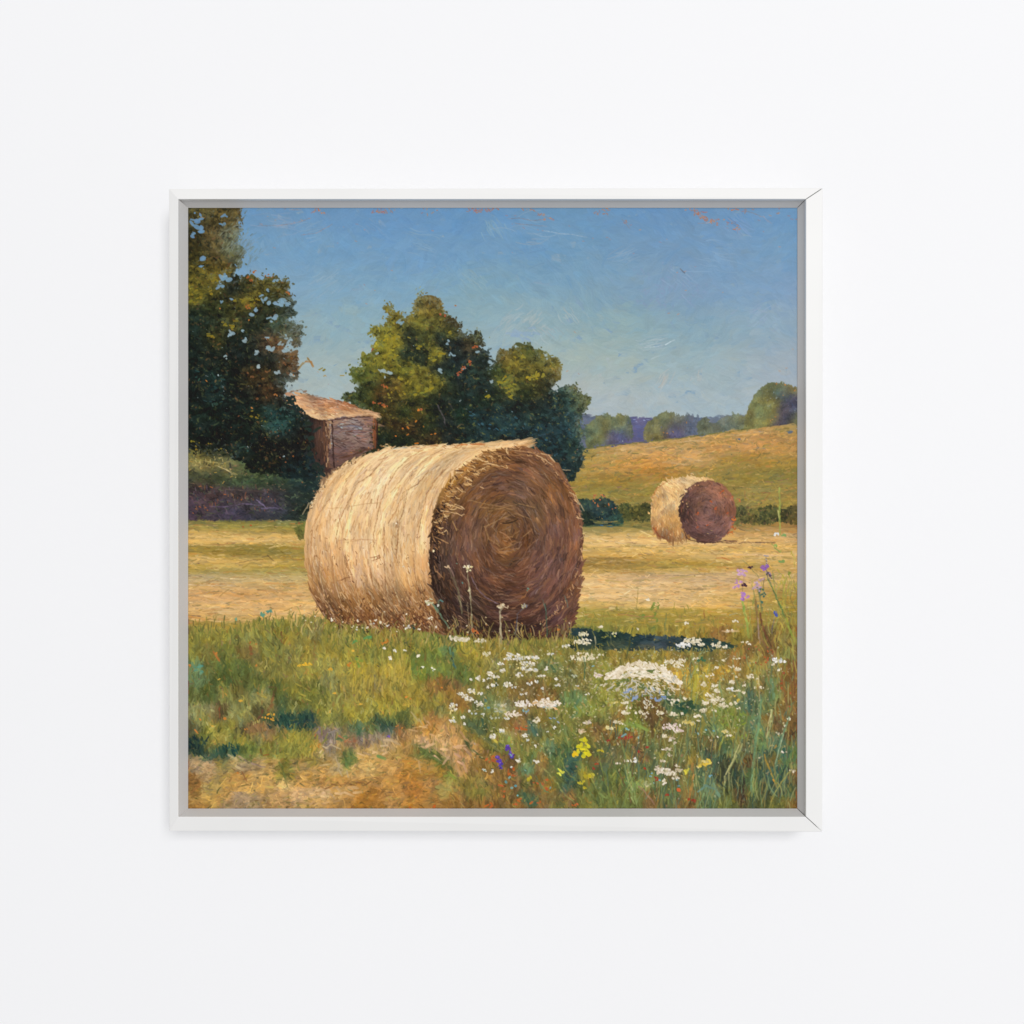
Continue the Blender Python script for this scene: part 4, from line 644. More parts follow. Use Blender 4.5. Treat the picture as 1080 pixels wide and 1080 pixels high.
    mp += P(8,40,190,'8e7c30',120,200,'8c8436',60,270,'8c8434',170,220,'848034',240,210,'768036',250,270,'6a7c34',190,290,'718034',330,240,'5c7a48',350,300,'647034',420,240,'9c9038',440,290,'8e8434',520,230,'8a7c34',600,230,'8c7c3a',700,230,'7c7834',800,230,'7a7434',900,230,'7c7838',
              40,350,'a8943a',100,370,'a08c38',180,350,'687c30',260,340,'6a7a34',340,350,'647434',400,370,'4a6030',440,370,'586830',500,350,'7a7634',560,320,'86804a',620,400,'6c6c38',700,350,'6c6434',
              40,450,'a8943c',60,530,'9c8e34',100,490,'a08a38',170,450,'a4923c',200,480,'9c8636',250,450,'8a5a2c',300,430,'8a5c2c',350,430,'84542c',220,520,'8c7c34',180,570,'94883a',280,500,'8c8034',330,500,'8c6c30',300,570,'8c8444',380,520,'8c6434',420,480,'7a6434',
              30,600,'7c7c30',60,620,'344a30',20,650,'2f4c44',100,600,'46542c',120,630,'48502c',170,600,'a0904c',80,655,'b0643c',200,640,'b8803c',250,610,'b87c44',320,610,'b8743c',360,600,'7c7c38',30,690,'7c7480',40,720,'c09868',100,690,'b88858',160,680,'c09058',240,660,'c08440',300,650,'c89460',360,660,'c49058',430,680,'8a7434',
              60,770,'b08848',130,760,'b88848',200,720,'cfa070',260,720,'caa070',320,730,'caa070',380,720,'c8986a',420,760,'c08c5c',330,790,'c49464',400,800,'c09068',250,790,'4c5c2c',300,820,'4a5a2c',180,760,'50602f',440,730,'4c5438',470,760,'c08c5c',500,740,'8a6a34',
              60,850,'b07c40',140,850,'a8783c',220,840,'a88040',200,880,'aa7838',100,910,'a87034',300,870,'9c7c38',350,900,'84803c',400,860,'bc8c5c',60,990,'b07434',150,970,'a86c34',150,1040,'b07838',250,940,'b07c48',300,970,'9c8c50',340,970,'a08c50',260,1020,'a86c38',380,1000,'9a6434',420,930,'7c6c34',440,990,'7a7034',360,1050,'a06830',430,1040,'7c3c20')
    mp += P(8,480,450,'6c6c38',560,440,'6c6838',540,490,'5c6c40',520,520,'5c6c48',600,470,'74703a',680,460,'7a6438',760,460,'7a5434',820,460,'6f5430',860,400,'6c6a34',880,340,'5c6c48',940,300,'6c6c38',960,400,'6c6c40',1020,340,'7c7440',1040,430,'74703f',
              600,540,'8a9070',570,560,'74804c',480,600,'6c6c34',460,640,'3a5440',510,620,'3c5440',560,610,'6a6c34',640,620,'7a6434',700,650,'b07450',720,640,'8a5c38',650,690,'a89460',760,650,'486458',780,670,'40645c',820,620,'7c6c34',880,600,'6c7038',940,600,'6c7038',1000,560,'6c7c38',1050,560,'748440',1000,500,'5a7a50',1040,620,'706c38',
              560,720,'7a7434',530,720,'6c6c34',600,700,'74743c',560,760,'586030',640,710,'748c48',700,720,'6a6838',760,720,'6c6434',820,700,'6a6c38',850,740,'5c7858',900,700,'6c7038',960,700,'586838',1040,700,'6c6c34',920,780,'3c5c40',960,820,'284c4c',900,820,'4a6034',
              520,800,'9c5c2c',560,810,'b0602c',530,860,'a06434',480,850,'9a5c2c',600,880,'8a5c30',650,830,'6a4c34',700,800,'6f6c34',760,800,'5c7038',740,870,'5f7c58',820,860,'7c5c34',800,820,'8a6c38',850,880,'54603c',
              500,920,'7c7040',560,900,'8c6434',620,940,'8a4c2c',680,930,'74583c',640,1000,'804c2c',560,1000,'8c6034',500,980,'6a6a34',740,930,'5f6434',760,970,'8a5434',820,970,'8a5430',780,930,'84502c',850,950,'a87c30',900,930,'5c6a34',860,1010,'74643c',760,1020,'2c4c40',740,1000,'3a5440',940,950,'2f5050',1000,920,'3a5440',960,900,'28484c',1040,900,'9a8c2c',1060,850,'5c6c34',1020,990,'5c6838',960,1000,'7a4a34',1050,1040,'6a7038',900,1050,'6c6c38',820,1050,'8a5c3c',560,1050,'98442c',700,1050,'8a4424',620,1050,'7c6034',480,1050,'8c6434')
    mp += P(9,40,30,'b48e40',150,30,'c49c58',40,100,'6c7838',120,110,'84843a',180,100,'8c8438',260,120,'8a8438',340,80,'6c8440',400,110,'8a7a34',480,90,'a48a34',560,100,'a08434',640,80,'a88634',720,90,'9c8434',760,160,'8a7a30',700,140,'8a6434',820,120,'8c7c2c',880,120,'84542c',920,160,'74502c',960,90,'8c7430',1020,150,'7c6c34',1050,120,'8c7034',
              40,290,'70743c',140,280,'8c7c38',230,260,'8a7a38',300,280,'8c8038',360,290,'8c7c34',60,330,'7c803c',440,280,'8a7438',520,300,'7c6c34',600,290,'6f6c3c',680,290,'7a6c38',740,300,'84643c',780,290,'8a6430',820,270,'8a4c24',860,290,'8c8444',900,300,'9a6038',940,260,'8a4428',1000,260,'6f6c38',1050,250,'806c38',
              40,420,'84883c',40,490,'78803a',100,460,'86883c',500,340,'a08438',480,380,'b08c40',560,380,'9a8c30',540,430,'9c9030',620,360,'b09438',700,350,'aa8838',720,390,'7a6430',660,390,'9c7a34',780,370,'8a7034',840,350,'94843c',920,350,'6c7044',980,360,'8a5424',1040,360,'944c20',1060,420,'8c4820',
              40,560,'74803c',100,550,'7c7c3c',70,600,'6a6c38',150,600,'7a6034',230,600,'6c7834',300,580,'5c4428',340,600,'5a4428',460,530,'34503c',520,530,'2c4838',540,480,'7c8038',560,440,'a89438',500,470,'8a6c34',620,450,'94843c',700,440,'848448',760,440,'7c7c48',800,440,'6f7040',840,470,'3c584c',880,440,'7c6a3c',940,420,'688458',960,480,'64804c',1000,440,'8c5024',1040,500,'8c4820',1000,520,'7c5228',900,520,'586a48',830,540,'486454')
    mp += P(9,40,660,'705434',100,660,'8a6a34',60,700,'6c4c2c',180,640,'6c8038',250,640,'7c9444',300,660,'6c6834',160,700,'8a4028',220,690,'984028',300,700,'5c6034',340,660,'564c28',380,700,'6a6038',440,700,'6c703c',500,640,'74703a',560,620,'6a6c38',600,600,'6f6c38',640,640,'5c7c58',680,610,'6c7c38',760,600,'6a7838',800,600,'607840',840,640,'4c6c60',880,660,'688c58',930,640,'7c6438',980,640,'5c4830',1040,620,'6a3c24',1060,700,'5a4028',
              60,760,'54603c',120,770,'5c6048',40,860,'3c5044',20,830,'5a3828',200,760,'5c6038',260,780,'6c5438',330,760,'485c44',380,760,'6a6c38',460,780,'58603c',520,740,'5c6038',560,760,'64602f',600,780,'34544c',560,820,'8c7838',640,800,'2f4c44',640,750,'5a4c2c',700,740,'34503f',740,700,'7a7c38',800,700,'5c5c38',760,780,'6c7c48',720,830,'343c30',800,760,'4a4434',840,740,'405c50',880,740,'547448',820,820,'4a3828',900,800,'34504c',940,820,'54502f',1000,760,'2f5854',1040,800,'4a6a44',1060,760,'5c7438',960,720,'3c5c54',
              60,930,'4a6040',120,900,'546434',40,1000,'5c6c38',160,960,'5c6838',220,940,'6a8c50',260,880,'54603c',290,940,'8a9458',300,1000,'8a503c',240,1010,'5c6c38',340,960,'4a603c',400,1000,'54603c',450,900,'5a5438',440,980,'5c7048',500,920,'6c6838',520,980,'8a6034',500,1030,'7c4c2c',560,880,'3a5440',560,940,'4c6848',620,900,'44645c',640,970,'547060',600,1020,'4c6848',680,900,'343c34',700,960,'3c4830',720,1030,'5c6838',760,920,'2f443c',780,1000,'4a3828',840,900,'4c6a44',840,980,'54683c',900,900,'2c4c4c',900,980,'3a4434',960,880,'2c5454',960,960,'34504c',1020,900,'2c4a4c',1040,980,'3c5440',1060,900,'6a3c24',1060,1040,'8a4420',980,1040,'5c6434',860,1040,'3f4c34')
    mp = [(x, y, np.array([c[0]-.30*max(0, c[0]-c[1]-.20), c[1]+.25*max(0, c[0]-c[1]-.20), c[2]+.10*max(0, c[0]-c[1]-.20)]) if x > 480 or x < 230 else c) for x, y, c in mp]
    mp = [(x, y, c+(hexc('d8b48c')-c)*.26 if (y > 803 and x < 425 and c.mean() > .42) else c) for x, y, c in mp]
    mp = [(x, y, c*.62+hexc('847040')*.38 if (c[0] > 1.5*c[1] and (x < 215 or 440 < x < 485)) else c) for x, y, c in mp]
    mp = [(x, y, c*.5+hexc('6a6438')*.5 if c[0] > 1.42*c[1] and x > 480 and c.mean() < .45 else c) for x, y, c in mp]
    mp = [(x, y, np.clip((c*.84+hexc('746c3c')*.16)*(np.array([1.0, 1.005, .96]) if x < 480 and y < 800 else np.array([1.06, 1.035, .94])), 0, 1) if c.mean() < .62 else np.clip(c*1.04, 0, .95)) for x, y, c in mp]
    va = lambda x, y: -1.57+.35*nz(71, x, y, 40, 30)+np.where((y > 798) & (x < 470), 1.3, 0)
    region(md, mp, 2.2, 9, 4.5, va, sig=(8,7), aj=.7, val=.05, hue=.015, rough=1.5, ts=(9,9), ta=.12)
    region(md, mp, 2.0, 7, 2.6, va, sig=(6,5.5), aj=.6, val=.07, hue=.02, rough=2., ts=(6,7), ta=.2, curve=.25)
    region(md, mp, 1.2, 6, 1.5, va, sig=(5.5,5), aj=.5, val=.10, hue=.025, rough=3., ts=(3.5,7), ta=.26, curve=.25, mix=[('a89840',.06),('4a5428',.08),('a0703c',.05)], hh=1.6)
    # the bale's long shadow on the grass
    sh = T(9,-80,165,0,152,120,156,220,163,300,172,400,178,520,188,640,195,700,212,760,232,700,244,640,248,520,252,410,250,300,248,200,246,80,244,-80,230)
    region(sh, P(9,-40,190,'1e3432',40,190,'1d3430',140,170,'1f3632',140,220,'3c4a3c',220,190,'22383a',300,190,'2c3f48',360,210,'3c4a54',300,235,'44483c',420,200,'2a3c44',520,230,'243a3a',620,220,'26403c',700,215,'2c463c',760,235,'2c4a40'), 3.5, 6, 1.8, .05, sig=(8,5), aj=.4, val=.1, rough=1.5, mix=[('16282a',.15)])
    region(T(8,960,135,1090,140,1090,240,1000,250,960,230), P(8,1000,150,'24383a',1060,170,'24383c',980,200,'2c3a2c',1060,240,'3c4a38'), 3.5, 4, 1.8, .05, sig=(8,5), aj=.7, val=.1, rough=1.5)
    for k in range(90):
        x = rng.uniform(612, 785); y = 686+rng.normal(0, 2.5)
        stroke(x, y, -1.57+rng.normal(0, .3), rng.uniform(3, 8), rng.uniform(.8, 1.4), hexc(['8a7c38','7a7434','a08438','6c6c34'][rng.integers(4)]), 0, .8, .1, 1.4)
    # grass that rises over the foot of the bale and the field behind
    gc = ['8a8638','9a8c3c','6c7434','a8944a','7c7038','5c6430','b09a48']
    for k in range(520):
        x = rng.uniform(198, 610)
        base = 662 if x < 345 else 676
        y = base+rng.normal(0, 4)-(5 if 270 < x < 345 else 0)
        stroke(x, y, -1.57+rng.normal(0, .25), rng.uniform(4, 10), rng.uniform(.7, 1.5), hexc(gc[rng.integers(7)])*rng.uniform(.85, 1.1), rng.normal(0, .15), .85, .1, 1.5)
    for k in range(150):
        x = rng.uniform(612, 840); y = rng.normal(655, 7)
        stroke(x, y, -1.57+rng.normal(0, .3), rng.uniform(4, 9), rng.uniform(.7, 1.3), hexc(['a89038','8c8434','b8963c','9a8a3a','7a7a34'][rng.integers(5)]), 0, .7, .1, 1.4)
    # thin ragged dark stuff along the foot of the bale
    for k in range(150):
        x = rng.uniform(355, 606); y = rng.normal(668 if x > 460 else 662, 3)
        stroke(x, y, rng.normal(1.4, .6), rng.uniform(2, 5), rng.uniform(.8, 1.5), hexc(['3a2418','5a3420','2c2a1c','7a4a28','4a4a24','8c5a30'][rng.integers(6)]), 0, .8)
    # blades, lower half
    for k in range(900):
        x = rng.uniform(198, 842); y = rng.uniform(685, 853)
        if y > 795 and x < 480 and rng.random() < .85: continue
        L = rng.uniform(4, 13)
        p = field(mp, np.array([x]), np.array([y]), 8, 8)[0]
        f = rng.choice([.72, .85, 1.18, 1.32])
        stroke(x, y, -1.57+rng.normal(0, .3), L, rng.uniform(.6, 1.2), np.clip(p*f+np.array([.0, .01, -.01]), 0, 1), rng.normal(0, .2), .75, .1, 1.6)
    rt = [(x, y) for x, y in zip(rng.uniform(640, 842, 260), rng.uniform(760, 853, 260))]
    for x, y in rt:
        stroke(x, y, -1.45+rng.normal(0, .28), rng.uniform(8, 26), rng.uniform(.6, 1.3), hexc(['7c9060','4a6c5c','8a8c48','5c7c64','34504c','6a4c30','2a4a4c','6f8450','a08a48','40342a'][rng.integers(10)]), rng.normal(0, .12), .6, .1, 1.6)
    # sandy path: broken thick dabs
    for k in range(420):
        x = rng.uniform(198, 480); y = 853-abs(rng.normal(0, 30))
        lim = 800 if x < 340 else 775+ (x-340)*.02
        if y < lim: continue
        c = field(mp, np.array([x]), np.array([y]), 7, 6)[0]*rng.choice([.86, 1., 1.12, 1.2])
        stroke(x, y, rng.normal(.1, .6), rng.uniform(3, 9), rng.uniform(1, 2.4), np.clip(c, 0, .92), rng.normal(0, .3), .7, .18, 1.8, .7)
    for q, w, c in [(T(7,570,985,650,975,740,965,840,962,890,975),2.6,'d8b07c'),(T(7,620,1000,720,1008,830,990,900,980),2.2,'dab484'),(T(7,590,1035,700,1040,800,1025),1.4,'c09868'),(T(7,200,970,280,975,360,965),1.4,'c8984c'),(T(7,700,960,780,940,880,938,960,925),1.3,'8a5c30'),
                    (T(7,1000,730,1060,722),2.4,'d8bc94'),(T(7,900,790,960,770,1060,775),1.8,'d8b484'),(T(7,700,850,790,850,830,860),1.6,'c8ac78'),(T(7,860,860,900,820,940,800),1.6,'d0a870'),(T(7,780,800,800,870,850,900),1.6,'c8b084'),(T(7,690,770,760,740,800,760),1.4,'c8b48c'),
                    (T(7,240,790,260,830,290,860),2,'b8a478'),(T(7,265,785,285,830),1.5,'8a8048'),(T(7,290,800,340,835,420,845),1.6,'9a8074'),(T(7,300,880,310,920,330,890),1.6,'8c5a34'),(T(7,20,960,60,950,100,960),1.8,'84582f'),
                    (T(7,390,770,400,790,420,770),1.8,'7c4424'),(T(7,20,1050,120,1030,190,1010),1.4,'b8904c'),(T(8,190,740,260,750,310,780,340,800),2.6,'d8ac80'),(T(8,230,700,280,720,330,740),2.,'d2a474'),(T(8,340,720,400,760,470,790),2.6,'d6aa80'),(T(8,350,640,400,690,440,720,490,740),2.,'c89868'),
                    (T(8,370,790,400,830,430,860),2.2,'d0a080'),(T(8,250,620,330,600,360,630),1.8,'a87c44'),(T(8,160,570,185,610,195,635),1.8,'c0ac78'),(T(8,200,590,230,640,180,660),1.6,'cca070'),(T(8,0,720,50,722,90,735),2,'d0b080'),(T(8,240,790,290,820,330,810),1.6,'d2a684'),
                    (T(8,100,680,150,650,230,640),1.5,'d8ac74'),(T(8,90,760,140,720,180,700),1.4,'c89858'),(T(8,150,800,180,830,180,870),1.6,'c49c64'),(T(8,310,650,340,690,320,720),1.6,'d0a070')]:
        line(q, w*1.1, c, .85, .08, 2., 5, .7)
    for q, w, c in [(T(8,185,755,230,790,290,825,345,855),3.6,'4c5c2a'),(T(8,190,765,240,800,300,835),1.6,'64703a'),(T(8,410,715,440,750,480,780,520,800),2.2,'42522c'),(T(8,440,620,480,660,540,710,600,760),4.4,'4a5a3c'),(T(8,450,650,500,690,570,750),1.6,'7c7c44'),(T(8,500,610,515,640),3.2,'3a5a44'),
                    (T(8,500,700,560,740,610,780),1.4,'7c7a48'),(T(8,740,610,760,650,790,690),3.,'46685c'),(T(8,850,700,860,740,870,780),3.,'5c7c5c'),(T(8,770,800,755,860,740,890),3,'5a7c5a'),(T(8,715,740,710,790),2,'748c48'),(T(8,1000,490,990,560,975,600),3,'567c58'),(T(8,920,640,945,700,965,780),2.,'5c7c44'),
                    (T(8,865,330,880,350,885,370),3.4,'3f5c3c'),(T(8,890,320,900,325),2,'35563c'),(T(8,340,240,350,290,360,330,365,350),2.4,'4c7464'),(T(8,350,300,358,340),2,'2f5860'),(T(8,520,500,530,515),2.6,'3a6468'),(T(8,650,700,640,720),3,'7a9c4c'),(T(8,330,880,370,920,340,900),3.,'848c3c'),(T(8,270,950,330,960,370,975),3.2,'9c9450'),
                    (T(8,730,980,750,1010,770,1050),4,'2c4c3c'),(T(8,780,900,800,940,850,990),1.8,'5f7c54'),(T(8,820,860,880,920,940,1000,990,1040),1.6,'8a8c4c'),(T(8,900,800,940,870,1000,930),1.3,'7c8440'),(T(8,880,850,950,920),1.4,'5c7c48'),(T(8,920,760,900,820,870,880),1.3,'7c8848'),(T(8,930,630,950,720),1.3,'8c9058'),
                    (T(8,320,900,350,890,370,910),2.6,'7c8a34'),(T(7,820,780,850,860),3.2,'4c6434'),(T(7,850,790,845,850),1.6,'6c8048'),(T(7,490,830,510,880,520,920),2,'5c6430'),(T(7,580,830,590,870),1.6,'6a6c30'),(T(7,1000,790,1030,800),3,'5c8c48'),(T(7,780,710,840,700,870,690),2.4,'4c6c40'),(T(7,890,640,900,690,910,660),3,'3c5c40'),(T(7,790,690,830,720,860,700),1.4,'b0603c'),
                    (T(7,840,720,880,715,860,700),2.2,'a86844'),(T(7,570,450,620,490,650,520),1.5,'a8983c'),(T(7,580,420,640,460,680,470),1.4,'9c8f3a'),(T(7,440,430,470,440,450,500),2,'6a4c30'),(T(7,460,500,450,530,430,560),3,'9a6238'),(T(7,325,230,335,260,345,270),3,'8a5230'),(T(7,420,520,440,550),3,'8c8450'),
                    (T(7,30,560,60,545,110,545,150,570),3.,'92925c'),(T(7,350,470,400,500,440,520),2.6,'8c8850'),(T(7,165,300,150,265),2.2,'b0602c'),(T(7,180,540,178,600),2,'8a4c2c'),(T(7,400,560,380,600),2,'6a3c2c'),(T(7,500,150,498,210),1.6,'6a3c28'),(T(7,450,110,452,150),1.2,'5c4c28'),(T(7,670,230,665,330),1.,'7c5c30'),
                    (T(7,820,430,830,510),1.3,'b8a460'),(T(7,980,380,985,450),1.6,'6a6450'),(T(7,980,180,975,230),1,'8a7a34')]:
        line(q, w, c, .8, .08, 1.8, 4, .35)
    for k in range(46): stroke(rng.uniform(283,330), rng.uniform(753,767), rng.normal(1.4,.5), rng.uniform(3,8), rng.uniform(1,2), hexc(['1f3c34','24463c','2a4a3c','263c40','1c3430'][rng.integers(5)]), 0, .8)
    for k in range(34): stroke(rng.uniform(199,219), rng.uniform(777,793), rng.normal(1.2,.5), rng.uniform(3,7), rng.uniform(1,2), hexc(['1c302e','20383a','2c4438','1c2c34'][rng.integers(4)]), 0, .8)
    for k in range(34): stroke(rng.uniform(228,252), rng.uniform(785,797), rng.normal(1.4,.4), rng.uniform(3,7), rng.uniform(1,2), hexc(['1f403c','24504c','2c4c38','1c3834'][rng.integers(4)]), 0, .8)
    for k in range(90): stroke(rng.normal(315,14), rng.normal(783,7), rng.normal(-1.3,.35), rng.uniform(4,9), rng.uniform(.8,1.6), hexc(['8c8c3c','9a9440','7c7c34','6f7434','a08c38'][rng.integers(5)]), 0, .75)
    for k in range(90): stroke(rng.normal(385,16), rng.normal(712,13), rng.normal(-1.5,.15), rng.uniform(5,12), rng.uniform(.7,1.4), hexc(['b8a040','a8923c','94863a','c0a850','8a7a38'][rng.integers(5)]), 0, .7)
    for k in range(50): stroke(rng.normal(421,8), rng.normal(712,12), rng.normal(-1.5,.12), rng.uniform(5,12), rng.uniform(.7,1.4), hexc(['b8a040','a8923c','c0a850'][rng.integers(3)]), 0, .7)
def umbel(cx, cy, rx, ry, n, cols=('e6dcc4','d8ccb0','eee4cc','c4bc9c'), under=None, L=3.2, W=1.7):
    if under:
        for k in range(int(n*.22)):
            a = rng.uniform(.15, 3.0); stroke(cx+rx*.8*math.cos(a)*rng.random()**.5, cy+ry*(.25+.55*math.sin(a)*rng.random()), rng.normal(-.6, .5), rng.uniform(2, 5), rng.uniform(1, 1.8), hexc(under), 0, .8)
    if n >= 7 and rx > 2.2:      # body of the head in half-tone first
        for k in range(2+n//7):
            r = rng.random()**.5; a = rng.uniform(-3.14159, 3.14159)
            stroke(cx+rx*.7*r*math.cos(a), cy+ry*.7*r*math.sin(a)+.4, rng.normal(0, .7), rng.uniform(2.5, 4.6), rng.uniform(1.6, 2.8), hexc(['cfc49c','b8b488','dccfa8','c0b898'][rng.integers(4)]), 0, .85, .1, 1.8)
    for k in range(int(n*.9)):
        r = rng.random()**.5; a = rng.uniform(-3.14159, 3.14159)
        x = cx+rx*r*math.cos(a); y = cy+ry*r*math.sin(a)*(1 if math.sin(a) < 0 else .55)
        stroke(x, y, .5*(x-cx)/rx+rng.normal(0, .9), rng.uniform(.45, 1.25)*L, rng.uniform(.55, 1.25)*W, hexc(cols[rng.integers(len(cols))])*rng.uniform(.93, 1.02), 0, 1, .06, 2.6)
def paint_flowers():
    # haze of half-seen heads, seeds and grass tips through the right of the meadow
    for k in range(1900):
        x = 670+rng.normal(0, 90); y = 728+rng.normal(0, 40)
        if x < 500 or x > 841 or y < 682 or y > 850: continue
        c = ['c8c498','b8b078','d8cca8','a8a868','9aa880','c0a860','b8a890','8c9858','a89058'][rng.integers(9)]
        stroke(x, y, rng.normal(0, 1.), rng.uniform(1.2, 3.4), rng.uniform(.8, 1.6), hexc(c), 0, rng.uniform(.45, .85), .1, 2.)
    for k in range(260):
        x = rng.uniform(690, 841); y = rng.uniform(690, 850)
        stroke(x, y, -1.57+rng.normal(0, .22), rng.uniform(8, 24), rng.uniform(.7, 1.6), hexc(['7c8c50','9aa060','6c7c48','5c6c48','a8a468','8c7c40','54705c','7a9468'][rng.integers(8)]), rng.normal(0, .12), .6, .1, 1.6)
    stem = lambda q, w=1., c='8a9060': line(q, w, c, .85)
    for k in range(170):
        x = rng.uniform(300, 606); y = (657 if x < 345 else 664)+rng.normal(0, 5)
        stroke(x, y, -1.57+rng.normal(0, .35), rng.uniform(6, 17), rng.uniform(.6, 1.1), hexc(['a8984c','8c8a40','b89c5c','6c6c34','c8b078','7a5a34'][rng.integers(6)]), rng.normal(0, .2), .65, .1, 1.6)
        if rng.random() < .3: stroke(x+rng.normal(0, 2), y-rng.uniform(4, 9), rng.normal(0, .8), 2., 1.4, hexc(['e4d8b8','c8b888','b87840','d8cca0'][rng.integers(4)]), 0, .85)
    for k in range(120):
        x = 841-abs(rng.normal(0, 26)); y = rng.uniform(610, 720)
        if x < 780: continue
        stroke(x, y, -1.57+rng.normal(0, .3), rng.uniform(8, 24), rng.uniform(.6, 1.3), hexc(['a89c40','8c8c40','b8a450','7c8444','8a6c3c','9aa454','6c6438'][rng.integers(7)]), rng.normal(0, .2), .65, .1, 1.6)
    # stalks that stand in front of the bale
    stem(T(5,428,870,436,930,445,980,450,1060)+T(8,452,60,455,180), 1.3, '9a9470'); stem(T(5,440,960,446,1010), 1., 'c0b898')
    stem(T(5,360,900,385,980,400,1080)+T(8,405,60), 1.8, '6a6448'); stem(T(5,330,850,350,900,380,960), 1.2, '6a5c44'); stem(T(5,380,1000,400,1050), 1.1, '9c8c68')
    stem(T(5,610,1060,600,1080)+T(8,600,60,602,140,605,210), 2.2, 'a89c7c'); stem(T(8,598,50,600,110,606,180), 1.2, 'c8bc98'); stem(T(5,720,1060,700,1080)+T(8,690,60,680,160,700,190), 1.1, '5c5c68'); stem(T(8,835,10,838,80,845,180), 1.4, '3c5440')
    stem(T(5,250,1040,275,1080)+T(8,265,20,300,80,330,130), 1.8, '5f8068'); stem(T(5,280,1030,285,1060), 1.6, '6c8c68'); stem(T(8,430,0,435,60,440,130), 1., '8a7a5c'); stem(T(8,118,60,115,140,112,230), 1., '8a8048')
    stem(T(8,465,90,450,160), .9, '9c9468'); stem(T(8,700,160,690,200), 1, '6c6c38'); stem(T(5,935,1000,950,1050), 1.1, '5c8474'); stem(T(5,820,1020,835,1070), 1., '4c6c60'); stem(T(5,300,1020,315,1080), .9, '7a5c40')
    umbel(*T(5,435,850)[0], 5, 1.8, 12, ('f0e4b8','f8f0d8','e4d090')); dabs(T(5,430,870,445,865,440,965,438,970), 'd8d0a8', 2, 1.4)
    umbel(*T(5,235,1030)[0], 5, 3.4, 12, ('c8c49c','e8dcc0','a8ac80')); umbel(*T(5,330,848)[0], 2.6, 1.2, 5, ('d8b890','c8a880')); umbel(*T(8,612,22)[0], 6, 3., 18, ('e4d8b8','d0b890','a89070','c0a888')); umbel(*T(8,725,18)[0], 3, 2.2, 7, ('9a9088','b8a878','70707c'))
    dabs(T(5,290,1020,280,1045,300,1025,375,830,405,930,740,970,745,960), '5c8070', 2, 1.6); dabs(T(5,62,622,98,845,255,765), 'f4e4c4', 2.2, 1.2)
    # white specks over the grass, left and middle
    dabs(T(8,120,130,118,60,175,138,240,75,225,10,278,15,270,130,115,135,130,122,235,80,180,142)+T(7,755,90,990,90,970,110,895,95,760,92,940,130,1010,105,1050,120,890,135), 'e4dcc8', 2.2, 1.6, n=2, spread=.8)
    dabs(T(8,0,238,55,248,100,250,172,275,195,335,250,342,255,350,30,290,175,280)+T(7,1030,238,1065,290,1060,285), 'eee6d4', 2.4, 1.5, n=2, spread=.7)
    dabs(T(8,150,240,130,230,110,210)+T(7,890,280,1000,330), '3a3a30', 3, .9, aj=.3, ang=.5)
    umbel(*T(8,360,185)[0], 6, 2.6, 13); umbel(*T(8,400,195)[0], 7, 3., 14); umbel(*T(8,490,200)[0], 9, 2.2, 14); umbel(*T(8,430,190)[0], 5, 2, 7); umbel(*T(8,530,268)[0], 4, 2, 8, ('d8d0a8','e8dcb8'))
    for x, y, rx, ry, n in [(690,285,13,4.2,34),(770,285,7,3.6,13),(740,320,9,4,20),(745,345,8,3.6,16),(650,270,5,2,7),(640,295,4,2,6),(600,318,3.4,2.2,6),(612,352,2.6,2.2,7),(490,390,4,2.6,9),(545,372,3,2.4,7),(455,402,2.4,1.8,5),(575,385,4.6,2,8),(570,428,4.2,3.4,10),(640,428,5,3.6,14),
                             (700,375,5,2.4,8),(815,384,3.6,1.6,6),(780,350,4,2,7),(830,345,4,2.4,6),(860,265,4,1.8,6),(880,398,4,1.4,5),(795,408,3,2,5),(395,475,4,2.4,9),(450,462,5,3,12),(425,490,4,3,7),(495,470,2.4,3,6),(440,500,5,2.6,8),(488,528,5.2,3.6,13),(358,545,5.4,5,15),(440,562,2.6,1.4,4),(465,575,3,1.6,4),
                             (505,582,2.6,2.6,6),(410,595,3.4,1.4,5),(415,628,3,1.2,4),(355,610,3.6,3.4,8),(720,475,4,1.8,6),(905,432,4,1.6,6),(560,690,3.2,4.4,11),(610,668,4,2.6,8),(728,690,3,3.4,8),(740,710,2.4,3,5),(695,818,3.6,2,7),(790,825,4.4,2,8),(515,872,2.8,2.6,6),(562,875,1.8,2.4,5),(655,850,2,1.4,3),(940,225,4.4,1.8,7),(845,668,2,1.2,3),(890,650,3,1.4,4),(780,745,2,1.4,3),(640,600,4,1.6,6),
                             (520,405,3,1.6,5),(530,440,2.6,1.6,4),(540,395,2.4,1.6,4),(670,440,3,1.4,4),(750,422,4,1.4,5),(820,445,3,1.2,4),(600,560,9,3,10),(610,535,8,3,8),(1050,475,2.2,2.4,4),(985,380,3,1.8,5),(960,350,2,1.6,3),(1000,430,2.6,2,4),(575,598,6,2,6)]:
        c = ('ece6d8','f6f0e4','d8d0bc','c8ccc8') if y < 530 or n > 10 else ('e4e0d0','c8d0cc','f0ece0')
        if (x, y) in ((600,560),(610,535),(575,598),(985,380),(960,350)): c = ('a8b098','8c9878','b8bca4')
        umbel(*T(8,x,y)[0], rx*.95, ry*.95, n, c, L=2.9, W=1.8)
    dabs(T(8,700,345,735,330,780,300,690,320,360,545,350,560,470,470,360,600), 'ecdc90', 2.2, 1.3, n=2, spread=1.6)
